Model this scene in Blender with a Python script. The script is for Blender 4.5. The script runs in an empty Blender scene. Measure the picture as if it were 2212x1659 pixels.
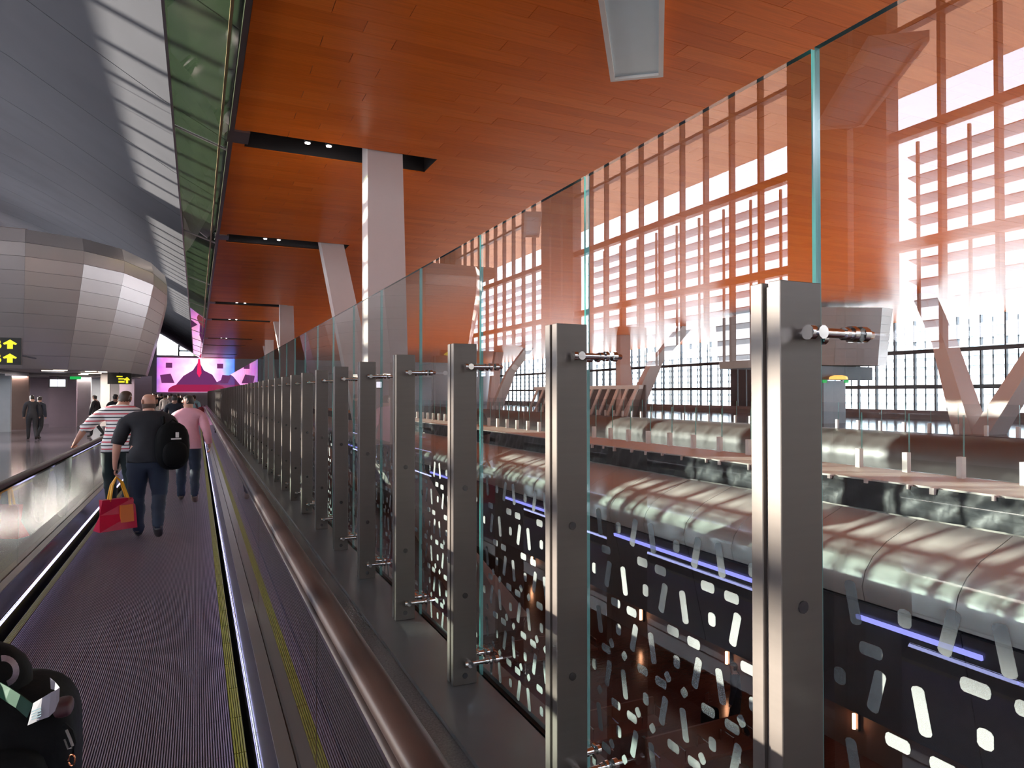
import bpy, bmesh, math, random
from mathutils import Vector, Matrix
random.seed(7)
S = bpy.context.scene
COL = S.collection
PI = math.pi

# ------------------------------------------------------------------ camera
F_PX = 1480.0
YAW = math.atan(681.0 / F_PX)
CAMZ = 1.75
cd = bpy.data.cameras.new('camera')
cd.sensor_width = 36.0
cd.lens = 36.0 * F_PX / 2212.0
cd.clip_start = 0.05
cd.clip_end = 400
cam = bpy.data.objects.new('camera', cd)
COL.objects.link(cam)
cam.location = (0, 0, CAMZ)
cam.rotation_euler = (PI / 2 + math.atan(20.5 / F_PX), 0, -YAW)
S.camera = cam

# ------------------------------------------------------------------ world, sun, view
w = bpy.data.worlds.new('sky'); S.world = w; w.use_nodes = True
nt = w.node_tree; nt.nodes.clear()
out = nt.nodes.new('ShaderNodeOutputWorld'); bg = nt.nodes.new('ShaderNodeBackground')
tc = nt.nodes.new('ShaderNodeTexCoord'); sx = nt.nodes.new('ShaderNodeSeparateXYZ')
cr = nt.nodes.new('ShaderNodeValToRGB')
cr.color_ramp.elements[0].position = 0.0; cr.color_ramp.elements[0].color = (0.86, 0.85, 0.89, 1)
cr.color_ramp.elements[1].position = 0.7; cr.color_ramp.elements[1].color = (0.62, 0.70, 0.92, 1)
nt.links.new(tc.outputs['Generated'], sx.inputs[0]); nt.links.new(sx.outputs['Z'], cr.inputs[0])
nt.links.new(cr.outputs[0], bg.inputs[0]); bg.inputs[1].default_value = 5.2
nt.links.new(bg.outputs[0], out.inputs[0])

sd = bpy.data.lights.new('sun', 'SUN'); sd.energy = 14.0; sd.angle = 0.012; sd.color = (1.0, 0.90, 0.76)
sun = bpy.data.objects.new('sun', sd); COL.objects.link(sun)
sun.rotation_euler = Vector((1.0, -0.5, -0.178)).to_track_quat('-Z', 'Y').to_euler()

def area(name, loc, direction, sx_, sy_, energy, color=(1, 1, 1), portal=False):
    ld = bpy.data.lights.new(name, 'AREA'); ld.shape = 'RECTANGLE'; ld.size = sx_; ld.size_y = sy_
    ld.energy = energy; ld.color = color
    o = bpy.data.objects.new(name, ld); COL.objects.link(o)
    o.location = loc; o.rotation_euler = Vector(direction).to_track_quat('-Z', 'Z').to_euler()
    if portal:
        ld.cycles.is_portal = True
    return o
area('window_portal_west', (-15.6, 22, 8.5), (1, 0, 0), 100, 13, 1, portal=True)
area('window_portal_east', (46.2, 30, 3.4), (-1, 0, 0), 110, 7.5, 1, portal=True)

area('ceiling_fill_uplight', (22, 30, -5.4), (0, 0, 1), 11, 95, 2300, (1.0, 0.88, 0.76))  # added fill hidden in the second void, brightens the wooden ceiling from below

S.view_settings.view_transform = 'Standard'; S.view_settings.look = 'None'
S.view_settings.exposure = 1.5; S.view_settings.gamma = 1.0
S.view_settings.use_curve_mapping = False
cy = S.cycles
cy.max_bounces = 7; cy.diffuse_bounces = 4; cy.glossy_bounces = 4; cy.transmission_bounces = 4
cy.transparent_max_bounces = 32; cy.caustics_reflective = False; cy.caustics_refractive = False
cy.sample_clamp_indirect = 6.0; cy.use_denoising = True; cy.blur_glossy = 0.5

# ------------------------------------------------------------------ materials
def lin(c):
    return tuple(((v / 255.0) / 12.92 if v / 255.0 <= 0.04045 else ((v / 255.0 + 0.055) / 1.055) ** 2.4) for v in c)

def mat(name, rgb, rough=0.5, metal=0.0, spec=0.5, var=0.08, scale=4.0, bump=0.0, stretch=(1, 1, 1), bscale=None, coat=0.0):
    m = bpy.data.materials.new(name); m.use_nodes = True
    n = m.node_tree; b = n.nodes['Principled BSDF']
    b.inputs['Roughness'].default_value = rough; b.inputs['Metallic'].default_value = metal
    b.inputs['Specular IOR Level'].default_value = spec
    if coat: b.inputs['Coat Weight'].default_value = coat; b.inputs['Coat Roughness'].default_value = 0.15
    t = n.nodes.new('ShaderNodeTexCoord'); mp = n.nodes.new('ShaderNodeMapping')
    mp.inputs['Scale'].default_value = stretch
    nz = n.nodes.new('ShaderNodeTexNoise'); nz.inputs['Scale'].default_value = scale; nz.inputs['Detail'].default_value = 5
    n.links.new(t.outputs['Object'], mp.inputs[0]); n.links.new(mp.outputs[0], nz.inputs[0])
    mx = n.nodes.new('ShaderNodeMix'); mx.data_type = 'RGBA'
    a = tuple(max(0, v * (1 - var)) for v in rgb) + (1,); c = tuple(min(1, v * (1 + var)) for v in rgb) + (1,)
    mx.inputs['A'].default_value = a; mx.inputs['B'].default_value = c
    n.links.new(nz.outputs[0], mx.inputs['Factor']); n.links.new(mx.outputs['Result'], b.inputs['Base Color'])
    if bump:
        bp = n.nodes.new('ShaderNodeBump'); bp.inputs['Strength'].default_value = bump; bp.inputs['Distance'].default_value = 0.01
        if bscale:
            nz2 = n.nodes.new('ShaderNodeTexNoise'); nz2.inputs['Scale'].default_value = bscale
            n.links.new(mp.outputs[0], nz2.inputs[0]); n.links.new(nz2.outputs[0], bp.inputs['Height'])
        else:
            n.links.new(nz.outputs[0], bp.inputs['Height'])
        n.links.new(bp.outputs[0], b.inputs['Normal'])
    return m

def emis(name, rgb, strength):
    m = bpy.data.materials.new(name); m.use_nodes = True
    b = m.node_tree.nodes['Principled BSDF']
    b.inputs['Base Color'].default_value = tuple(rgb) + (1,)
    b.inputs['Emission Color'].default_value = tuple(rgb) + (1,)
    b.inputs['Emission Strength'].default_value = strength
    return m

def glassmat(name, tint, ior=1.7, rough=0.0, opac=0.0, opcol=(1, 1, 1)):
    """thin-walled glass: one mirror reflection on the outer face, tinted see-through"""
    m = bpy.data.materials.new(name); m.use_nodes = True
    n = m.node_tree; n.nodes.clear()
    o = n.nodes.new('ShaderNodeOutputMaterial')
    tr = n.nodes.new('ShaderNodeBsdfTransparent'); tr.inputs[0].default_value = tuple(tint) + (1,)
    gl = n.nodes.new('ShaderNodeBsdfGlossy'); gl.inputs['Roughness'].default_value = rough
    gl.inputs['Color'].default_value = (1, 1, 1, 1)
    fr = n.nodes.new('ShaderNodeFresnel'); fr.inputs[0].default_value = ior
    ge = n.nodes.new('ShaderNodeNewGeometry')
    inv = n.nodes.new('ShaderNodeMath'); inv.operation = 'SUBTRACT'; inv.inputs[0].default_value = 1.0
    n.links.new(ge.outputs['Backfacing'], inv.inputs[1])
    mu = n.nodes.new('ShaderNodeMath'); mu.operation = 'MULTIPLY'
    n.links.new(fr.outputs[0], mu.inputs[0]); n.links.new(inv.outputs[0], mu.inputs[1])
    mx = n.nodes.new('ShaderNodeMixShader')
    n.links.new(mu.outputs[0], mx.inputs[0]); n.links.new(tr.outputs[0], mx.inputs[1]); n.links.new(gl.outputs[0], mx.inputs[2])
    last = mx
    if opac:
        df = n.nodes.new('ShaderNodeBsdfDiffuse'); df.inputs[0].default_value = tuple(opcol) + (1,)
        m2 = n.nodes.new('ShaderNodeMixShader'); m2.inputs[0].default_value = opac
        n.links.new(mx.outputs[0], m2.inputs[1]); n.links.new(df.outputs[0], m2.inputs[2]); last = m2
    n.links.new(last.outputs[0], o.inputs[0])
    return m

M = {}
woods = [(0.78, 0.168, 0.019), (0.81, 0.18, 0.023), (0.75, 0.158, 0.018), (0.83, 0.192, 0.027), (0.72, 0.150, 0.017), (0.79, 0.172, 0.021)]
WOOD = [mat('lacquered_wood_%d' % i, c, rough=0.32, spec=0.07, var=0.22, scale=2.2, stretch=(0.6, 14, 14)) for i, c in enumerate(woods)]
M['dark'] = mat('dark_void', (0.012, 0.011, 0.012), 0.7)
M['slot'] = mat('slot_lining', (0.035, 0.033, 0.035), 0.5)
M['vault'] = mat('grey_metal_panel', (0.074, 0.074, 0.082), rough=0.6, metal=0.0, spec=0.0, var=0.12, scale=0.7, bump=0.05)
M['white'] = mat('white_plaster', (0.56, 0.475, 0.45), rough=0.6, var=0.03)
M['steel'] = mat('brushed_steel', (0.125, 0.106, 0.095), rough=0.36, metal=0.5, var=0.08, scale=3, stretch=(1, 1, 20))
M['darksteel'] = mat('dark_polished_steel', (0.10, 0.092, 0.095), rough=0.2, metal=0.8, var=0.1, scale=2)
M['deck'] = mat('satin_aluminium', (0.28, 0.25, 0.25), rough=0.32, metal=0.9, var=0.05)
M['chrome'] = mat('chrome', (0.75, 0.73, 0.72), rough=0.08, metal=1.0, var=0.02)
M['plinth'] = mat('grey_steel_plinth', (0.105, 0.10, 0.103), rough=0.28, metal=0.35, var=0.2, scale=2.5)
M['granite'] = mat('black_granite', (0.085, 0.075, 0.072), rough=0.22, var=0.75, scale=90, spec=0.5)
M['rubber'] = mat('black_rubber', (0.016, 0.008, 0.007), rough=0.38, spec=0.3, var=0.1)
M['pallet'] = mat('grooved_pallet', (0.33, 0.265, 0.31), rough=0.45, metal=0.2, var=0.10, scale=1.5)
M['yellow'] = mat('yellow_demarcation', (0.26, 0.24, 0.012), rough=0.5, var=0.12, scale=20)
M['led'] = emis('led_tube', (0.52, 0.52, 1.0), 3.2)
M['blueled'] = emis('blue_led_strip', (0.30, 0.30, 0.95), 0.55)
M['glass'] = glassmat('barrier_glass', (0.84, 0.875, 0.87), 1.78)
M['balglass'] = glassmat('balustrade_glass', (0.91, 0.955, 0.945), 1.6)
M['winglass'] = glassmat('window_glass', (0.93, 0.95, 0.96), 1.3)
M['greenglass'] = glassmat('green_tinted_glass', (0.44, 0.56, 0.40), 1.35, opac=0.03, opcol=(0.2, 0.25, 0.15))
M['edge'] = mat('teal_glass_edge', (0.16, 0.42, 0.40), rough=0.15, var=0.25, scale=6, spec=0.8)
M['frit'] = glassmat('printed_white_dashes', (0.92, 0.97, 0.97), 1.3, opac=0.5, opcol=(0.16, 0.175, 0.175))
M['frame'] = mat('dark_mullion', (0.05, 0.052, 0.06), rough=0.4, metal=0.3)
M['pier'] = mat('dark_pier_cladding', (0.06, 0.058, 0.06), rough=0.5)
M['blade'] = mat('grey_blue_louvre', (0.36, 0.46, 0.52), rough=0.45, metal=0.2)
M['hull'] = mat('silver_hull_panel', (0.44, 0.425, 0.415), rough=0.36, metal=0.35, var=0.05, scale=1.2)
M['fascia'] = mat('dark_slate_panel', (0.085, 0.088, 0.10), rough=0.3, metal=0.2, var=0.2)
M['sheet'] = mat('dusty_black_sheeting', (0.022, 0.024, 0.028), rough=0.42, var=0.6, scale=3.5, bump=1.0, spec=0.35)
M['ledge'] = mat('cream_stone_ledge', (0.50, 0.46, 0.42), rough=0.5)
M['lowfloor'] = mat('polished_brown_floor', (0.12, 0.045, 0.036), rough=0.2, var=0.5, scale=3, stretch=(1, 14, 1), spec=0.6)
M['floor'] = mat('polished_grey_stone', (0.085, 0.075, 0.088), rough=0.12, var=0.12, scale=1.0, spec=0.35)
M['pod'] = mat('pearl_grey_panel', (0.47, 0.43, 0.42), rough=0.28, metal=0.6, var=0.05, scale=1.0)
M['bluegrey'] = mat('pale_blue_wall', (0.50, 0.56, 0.60), rough=0.5)
M['mauve'] = mat('mauve_wall', (0.24, 0.19, 0.24), rough=0.45)
M['brown'] = mat('brown_wall', (0.16, 0.10, 0.085), rough=0.5)
M['greywall'] = mat('grey_wall', (0.30, 0.29, 0.30), rough=0.5)
M['signblack'] = mat('sign_black', (0.012, 0.014, 0.012), rough=0.4)
M['signyellow'] = emis('sign_yellow', (0.85, 0.80, 0.03), 0.30)
M['green'] = emis('exit_green', (0.01, 0.30, 0.06), 0.5)
M['lampwhite'] = emis('warm_tube', (1.0, 0.80, 0.62), 3.0)
M['spot'] = emis('spot_lens', (1.0, 0.93, 0.88), 8.0)
M['amber'] = emis('amber_lamp', (1.0, 0.42, 0.22), 9.0)
M['screenwhite'] = emis('white_screen', (0.85, 0.85, 1.0), 0.9)
M['diffuser'] = mat('pale_blue_diffuser', (0.62, 0.78, 0.85), rough=0.3, var=0.03)
M['cream'] = mat('cream_frame', (0.72, 0.68, 0.64), rough=0.4)

# ------------------------------------------------------------------ mesh helpers
class MB:
    def __init__(s): s.v = []; s.f = []; s.mi = []; s.smooth = []
    def quad(s, a, b, c, d, mi=0):
        i = len(s.v); s.v += [a, b, c, d]; s.f.append((i, i + 1, i + 2, i + 3)); s.mi.append(mi)
    def box(s, x0, x1, y0, y1, z0, z1, mi=0, mis=None):
        i = len(s.v)
        s.v += [(x0, y0, z0), (x1, y0, z0), (x1, y1, z0), (x0, y1, z0), (x0, y0, z1), (x1, y0, z1), (x1, y1, z1), (x0, y1, z1)]
        fs = [(0, 3, 2, 1), (4, 5, 6, 7), (0, 1, 5, 4), (1, 2, 6, 5), (2, 3, 7, 6), (3, 0, 4, 7)]
        for k, f in enumerate(fs):
            s.f.append(tuple(i + q for q in f)); s.mi.append(mis[k] if mis else mi)
    def prism(s, prof, y0, y1, mi=0, cap=True):
        """profile list of (x,z) extruded along y (closed polygon)"""
        i = len(s.v); n = len(prof)
        for x, z in prof: s.v.append((x, y0, z))
        for x, z in prof: s.v.append((x, y1, z))
        for k in range(n):
            a, b = k, (k + 1) % n
            s.f.append((i + a, i + b, i + n + b, i + n + a)); s.mi.append(mi)
        if cap:
            s.f.append(tuple(i + k for k in reversed(range(n)))); s.mi.append(mi)
            s.f.append(tuple(i + n + k for k in range(n))); s.mi.append(mi)
    def shell(s, prof, y0, y1, th=0.04, mi=0):
        """open profile as a plate with thickness"""
        n = len(prof); off = []
        for k in range(n):
            a = Vector(prof[max(0, k - 1)]); b = Vector(prof[min(n - 1, k + 1)])
            t = (b - a).normalized(); off.append((prof[k][0] - t.y * th, prof[k][1] + t.x * th))
        s.prism(list(prof) + off[::-1], y0, y1, mi)
    def rings(s, rings, mi=0, cap=True, closed=True):
        i = len(s.v); n = len(rings[0])
        for r in rings: s.v += [tuple(p) for p in r]
        for k in range(len(rings) - 1):
            for q in range(n if closed else n - 1):
                a = i + k * n + q; b = i + k * n + (q + 1) % n
                s.f.append((a, b, b + n, a + n)); s.mi.append(mi)
        if cap:
            s.f.append(tuple(i + q for q in reversed(range(n)))); s.mi.append(mi)
            e = i + (len(rings) - 1) * n
            s.f.append(tuple(e + q for q in range(n))); s.mi.append(mi)
    def tube(s, pts, r, n=8, mi=0):
        pts = [Vector(p) for p in pts]; rs = r if isinstance(r, (list, tuple)) else [r] * len(pts)
        rg = []; up = Vector((0, 0, 1))
        for k, p in enumerate(pts):
            t = (pts[min(k + 1, len(pts) - 1)] - pts[max(0, k - 1)]).normalized()
            u = t.cross(up)
            if u.length < 1e-3: u = t.cross(Vector((0, 1, 0)))
            u.normalize(); v = u.cross(t)
            rg.append([p + (u * math.cos(2 * PI * q / n) + v * math.sin(2 * PI * q / n)) * rs[k] for q in range(n)])
        s.rings(rg, mi)
    def build(s, name, mats, parent=None, smooth=False, fix=True):
        me = bpy.data.meshes.new(name)
        me.from_pydata([tuple(p) for p in s.v], [], s.f)
        if not isinstance(mats, (list, tuple)): mats = [mats]
        for m in mats: me.materials.append(m)
        for p, k in zip(me.polygons, s.mi): p.material_index = k
        if fix:
            b = bmesh.new(); b.from_mesh(me); bmesh.ops.recalc_face_normals(b, faces=b.faces); b.to_mesh(me); b.free()
        if smooth:
            me.shade_smooth()
            try: me.set_sharp_from_angle(angle=math.radians(40))
            except Exception: pass
        o = bpy.data.objects.new(name, me); COL.objects.link(o)
        if parent: o.parent = parent
        return o

def tag(o, label=None, cat=None, group=None, kind=None):
    if label: o['label'] = label
    if cat: o['category'] = cat
    if group: o['group'] = group
    if kind: o['kind'] = kind
    return o
def empty(name, loc=(0, 0, 0), rz=0, label=None, cat=None, group=None, kind=None):
    o = bpy.data.objects.new(name, None); COL.objects.link(o); o.location = loc; o.rotation_euler = (0, 0, rz)
    o.empty_display_size = 0.1
    return tag(o, label, cat, group, kind)
def inst(src, parent, loc=None, name=None, rot=None):
    o = src.copy(); COL.objects.link(o); o.parent = parent
    if loc is not None: o.location = loc
    if rot is not None: o.rotation_euler = rot
    return o
def struct(name, mb, m, label=None):
    o = mb.build(name, m); o['kind'] = 'structure'
    if label: o['label'] = label
    return o

def project(x, y, z):
    c, s_ = math.cos(YAW), math.sin(YAW)
    d = y * c + x * s_; r = x * c - y * s_
    if d < 0.1: return None
    return 1106 + F_PX * r / d, 850 - F_PX * (z - CAMZ) / d, d

YB, YE = -8.0, 106.0      # extent of the concourse along the walkway
CZ = 6.75                 # wooden ceiling height
GX = 1.527                # plane of the glass barrier

# ------------------------------------------------------------------ floors and slabs
b = MB(); b.box(-15.2, -1.66, YB, YE, -0.4, 0.0)
b.box(-1.66, 0.62, 41.6, YE, -0.4, 0.0)
struct('floor', b, M['floor'], 'polished grey stone concourse floor')
b = MB(); b.box(-1.66, 0.56, YB, 41.6, -0.9, -0.30); b.box(0.56, 1.66, YB, YE, -0.9, -0.02)
struct('floor_slab', b, M['greywall'])
b = MB(); b.box(0.62, 1.125, YB, YE, -0.018, 0.10)
struct('floor_granite_strip', b, M['granite'], 'black speckled granite strip beside the walkway')
b = MB()
b.box(1.125, 1.50, YB, YE, -0.018, 0.125); b.box(1.56, 1.66, YB, YE, -0.018, 0.125)
struct('floor_plinth', b, M['plinth'], 'grey steel plinth carrying the fin posts')
b = MB(); b.box(1.50, 1.56, YB, YE, -0.018, 0.10)
struct('trim_1', b, M['rubber'], 'black gasket channel under the glass panes')
b = MB(); b.box(-15.2, 45.5, -8.0, YE, -6.4, -6.0)
struct('floor_lower', b, M['lowfloor'], 'dark polished brown floor of the lower level')
b = MB(); b.box(1.60, 1.66, YB, YE, -6.0, -0.9)
struct('wall_lower_near', b, M['greywall'])

# ------------------------------------------------------------------ moving walkway
walk = empty('moving_walkway', (0, 0, 0), 0, 'long moving walkway of finely grooved grey pallets with yellow edges', 'walkway')
def pallet_mesh():
    b = MB(); x0, x1, pitch = -1.215, 0.225, 0.0115
    n = int((x1 - x0) / pitch); L = 0.398
    for k in range(n):
        a = x0 + k * pitch
        b.quad((a, 0, 0), (a + pitch * 0.5, 0, 0), (a + pitch * 0.5, L, 0), (a, L, 0), 0)
        b.quad((a + pitch * 0.5, 0, -0.012), (a + pitch, 0, -0.012), (a + pitch, L, -0.012), (a + pitch * 0.5, L, -0.012), 1)
        b.quad((a + pitch * 0.5, 0, 0), (a + pitch * 0.5, 0, -0.012), (a + pitch * 0.5, L, -0.012), (a + pitch * 0.5, L, 0), 1)
        b.quad((a, 0, 0), (a, L, 0), (a, L, -0.012), (a, 0, -0.012), 1)
    b.box(x0, x1, 0, L, -0.06, -0.0125, 1)
    return b
pm = pallet_mesh()
M['groove'] = mat('pallet_groove', (0.085, 0.070, 0.092), rough=0.6)
p0 = pm.build('pallet', [M['pallet'], M['groove']], walk, fix=False); p0.location = (0, -2, 0)
def yel(x0, x1, n):
    b = MB(); w_ = (x1 - x0) / n
    for k in range(n):
        b.box(x0 + k * w_ + 0.001, x0 + (k + 1) * w_ - w_ * 0.3, 0, 0.392, -0.03, 0.004)
    b.box(x0, x1, 0, 0.392, -0.05, -0.012)
    return b
e0 = yel(0.175, 0.232, 5).build('yellow_edge', M['yellow'], walk); e0.location = (0, -2, 0.0015)
e1 = yel(-1.225, -1.175, 5).build('yellow_edge', M['yellow'], walk); e1.location = (0, -2, 0.0015)
for k in range(1, 200):
    y = -2 + 0.4 * k
    if y > 41: break
    inst(p0, walk, (0, y, 0))
    if y < 36:
        inst(e0, walk, (0, y, 0.0015)); inst(e1, walk, (0, y, 0.0015))
b = MB(); b.box(0.175, 0.232, 36, 41.4, -0.03, 0.0055); b.box(-1.225, -1.175, 36, 41.4, -0.03, 0.0055)
b.build('yellow_edge', M['yellow'], walk)

def balustrade(side, x_led, label):
    """side=+1 right of the walkway, -1 left; x_led = inner face"""
    root = empty('balustrade', (0, 0, 0), 0, label, 'balustrade')
    def X(u): return x_led + side * u
    def bx(u0, u1, z0, z1, y0=-2.5, y1=41.5):
        b = MB(); a, c = sorted((X(u0), X(u1))); b.box(a, c, y0, y1, z0, z1); return b
    bx(0.0, 0.03, -0.28, 0.062).build('skirt_panel', M['darksteel'], root)
    led = MB(); y = -2.4
    while y < 41.4:
        a, c = sorted((X(0.004), X(0.026))); led.box(a, c, y, y + 1.19, 0.055, 0.092); y += 1.2
    led.build('light_strip', M['led'], root)
    pf = [(X(0.0), 0.087), (X(0.012), 0.098), (X(0.055), 0.245), (X(0.10), 0.25), (X(0.10), 0.08), (X(0.03), 0.087)]
    b = MB(); b.prism(pf, -2.5, 41.5); b.build('inner_cladding', M['darksteel'], root)
    bx(0.045, 0.109, 0.2505, 0.262).build('deck_strip', M['deck'], root)
    b = bx(0.10, 0.285, -0.28, 0.249); b.build('base', M['darksteel'], root)
    bx(0.125, 0.285, 0.2505, 0.262).build('outer_deck', M['darksteel'], root)
    gx0, gx1 = sorted((X(0.112), X(0.122)))
    gp = None; y = -2.4
    while y < 39:
        if gp is None:
            g = MB(); g.box(gx0, gx1, 0, 2.385, 0.25, 0.962)
            gp = g.build('glass_pane', M['balglass'], root); gp.location = (0, y, 0)
        else:
            inst(gp, root, (0, y, 0))
        y += 2.4
    hc = X(0.160); prof = []
    for k in range(20):
        a = 2 * PI * k / 20
        prof.append((hc + 0.042 * math.copysign(abs(math.cos(a)) ** 0.75, math.cos(a)), 1.0 + 0.024 * math.copysign(abs(math.sin(a)) ** 0.75, math.sin(a))))
    b = MB(); b.prism(prof, -2.5, 41.5); b.build('handrail', M['rubber'], root, smooth=True)
    bx(0.108, 0.195, 0.962, 0.976).build('rail_guide', M['chrome'], root)
    return root
balustrade(1, 0.262, 'right glass balustrade with brown black rubber handrail beside the granite strip')
balustrade(-1, -1.285, 'left glass balustrade with black rubber handrail beside the open concourse floor')

# ------------------------------------------------------------------ wooden ceiling
ceil = empty('ceiling', (0, 0, 0), kind='structure', label='orange brown lacquered wood plank ceiling')
SLOTS = []
for k in range(4):
    SLOTS += [13.9 + 26.7 * k, 23.3 + 26.7 * k]
SLOTS = [y for y in SLOTS if y < 104]
SW = 0.96; SX0, SX1 = 0.85, 4.65
PW, PL = 0.32, 2.4
planks = []
SHIFT = 13.9 - 0.32 * 43      # a row edge on the first slot
def rowy(k): return SHIFT + PW * k
k = -60
rows = []
while rowy(k) < YE:
    if rowy(k) > -6: rows.append((k, rowy(k), rowy(k) + PW))
    k += 1
for (k, y0, y1) in rows:
    blocked = any(y1 > s + 0.02 and y0 < s + SW - 0.02 for s in SLOTS)
    x = 0.62
    first = True
    while x < 45:
        L = PL
        if first: L = PL * (0.4 + 0.6 * ((k % 3) / 3.0)); first = False
        xe = min(x + L, 45)
        a, c = x, xe
        if blocked:
            if c <= SX0 or a >= SX1: planks.append((a, c, y0, y1))
            else:
                if a < SX0 - 0.05: planks.append((a, SX0, y0, y1))
                if c > SX1 + 0.05: planks.append((SX1, c, y0, y1))
        else: planks.append((a, c, y0, y1))
        x = xe
def plank_rank(p):
    q = project((p[0] + p[1]) / 2, (p[2] + p[3]) / 2, CZ)
    if q is None or q[0] < 380 or q[0] > 2230 or q[1] < -60: return 1e9
    # the glass barrier and its reflections hide much beyond its top line
    return q[2]
planks.sort(key=plank_rank)
proto = {}
for i, (a, c, y0, y1) in enumerate(planks[:298]):
    t = random.randrange(6); L = round(c - a, 3); g = 0.004
    key = (t, L)
    if key not in proto:
        b = MB(); b.box(g, L - g, g / 2, PW - g / 2, 0, 0.02); o = b.build('plank', WOOD[t], ceil); proto[key] = o
    else: o = inst(proto[key], ceil)
    o.location = (a, y0, CZ + random.uniform(-0.0015, 0.0015))
b = MB()
for (a, c, y0, y1) in planks[298:]:
    b.box(a + 0.004, c - 0.004, y0 + 0.002, y1 - 0.002, CZ, CZ + 0.02, random.randrange(6))
o = b.build('planks', WOOD, ceil, fix=False); o['kind'] = 'stuff'
b = MB()
# backing with the slots left open
ys = [-6] + [v for s in SLOTS for v in (s, s + SW)] + [YE]
for q in range(0, len(ys), 2):
    b.box(0.6, 45, ys[q], ys[q + 1], CZ + 0.022, CZ + 0.5)
for s in SLOTS:
    b.box(0.6, SX0, s, s + SW, CZ + 0.022, CZ + 0.5); b.box(SX1, 45, s, s + SW, CZ + 0.022, CZ + 0.5)
b.box(0.6, 45, -6, YE, CZ + 0.5, CZ + 0.7)
b.build('backing', M['slot'], ceil)
# edge trim
b = MB(); b.box(0.53, 0.615, -6, YE, CZ - 0.045, CZ + 0.12)
struct('trim_2', b, M['deck'], 'silver edge trim of the wooden ceiling')
b = MB()
for s in SLOTS: b.box(0.50, 0.90, s + 0.02, s + 0.66, CZ - 0.035, CZ + 0.10)
struct('trim_3', b, M['deck'])
sp = None
for i, s in enumerate(SLOTS):
    for j, xx in enumerate((2.0, 2.42)):
        b = MB()
        n = 12
        rg = []
        for (r, z) in ((0.07, CZ + 0.05), (0.075, CZ + 0.22)):
            rg.append([(r * math.cos(2 * PI * q / n), r * math.sin(2 * PI * q / n), z - CZ) for q in range(n)])
        if sp is None:
            sp = empty('ceiling_spotlight', (xx, s + 0.3, CZ), 0, 'small round spotlight in the first dark ceiling slot, nearer the metal edge trim', 'ceiling light', 'spotlights in the dark ceiling slots')
            b.rings(rg); sph = b.build('housing', M['frame'], sp)
            b = MB(); b.rings([[(0.052 * math.cos(2 * PI * q / n), 0.052 * math.sin(2 * PI * q / n), zz) for q in range(n)] for zz in (0.036, 0.048)])
            spl = b.build('lens', M['spot'], sp)
            b = MB(); b.tube([(0, 0, 0.22), (0, 0, 0.5)], 0.02, 6); spm = b.build('bracket', M['frame'], sp)
        else:
            r = sp.copy(); COL.objects.link(r); r.location = (xx, s + 0.3, CZ)
            nth = ['first', 'second', 'third', 'fourth', 'fifth', 'sixth', 'seventh', 'eighth'][i]
            r['label'] = 'small round spotlight in the %s dark ceiling slot, %s' % (nth, 'nearer the metal edge trim' if j == 0 else 'nearer the white column')
            for c_ in (sph, spl, spm): inst(c_, r)

# ------------------------------------------------------------------ grey vault over the left concourse
vp = [(0.55, 6.80), (-0.6, 7.42), (-2.0, 8.30), (-4.0, 9.62), (-6.5, 11.05), (-9.5, 12.45), (-12.5, 13.5), (-15.2, 14.2)]
vault = empty('ceiling_vault', kind='structure', label='grey metal panel vault rising over the left concourse')
PWV = 4.6
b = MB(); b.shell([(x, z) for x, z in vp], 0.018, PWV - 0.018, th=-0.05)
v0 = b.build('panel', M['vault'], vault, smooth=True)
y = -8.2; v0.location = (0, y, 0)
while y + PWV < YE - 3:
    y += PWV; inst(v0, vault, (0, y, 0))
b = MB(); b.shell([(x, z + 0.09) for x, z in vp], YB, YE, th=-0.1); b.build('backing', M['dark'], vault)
# green tinted glass strip below the vault edge
gs = empty('smoke_curtain', (0, 0, 0), 0, 'long strip of green tinted glass along the edge of the grey vault', 'glass strip')
PG = 9.4
for k in range(12):
    y0 = -4 + PG * k
    if k == 0:
        b = MB(); b.rings([[(-0.42, 0.03, 6.98), (0.50, 0.03, 6.66), (0.50, 0.03, 6.672), (-0.42, 0.03, 6.992)], [(-0.42, PG - 0.03, 6.98), (0.50, PG - 0.03, 6.66), (0.50, PG - 0.03, 6.672), (-0.42, PG - 0.03, 6.992)]])
        gg = b.build('glass_pane', M['greenglass'], gs)
        b = MB(); b.rings([[(-0.42, 0, 6.955), (0.52, 0, 6.625), (0.52, 0, 6.655), (-0.42, 0, 6.985)], [(-0.42, 0.05, 6.955), (0.52, 0.05, 6.625), (0.52, 0.05, 6.655), (-0.42, 0.05, 6.985)]])
        gf = b.build('crossbar', M['deck'], gs)
        gg.location = (0, y0, 0); gf.location = (0, y0, 0)
    else:
        inst(gg, gs, (0, y0, 0)); inst(gf, gs, (0, y0, 0))
b = MB(); b.box(-0.46, -0.42, YB, YE - 1, 6.94, 7.0); b.build('side_rail', M['deck'], gs)
M['brass'] = mat('warm_brass_rail', (0.42, 0.33, 0.16), rough=0.3, metal=0.8)
b = MB(); b.box(0.36, 0.40, YB, YE - 1, 6.675, 6.70); b.build('inner_rail', M['brass'], gs)

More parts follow.
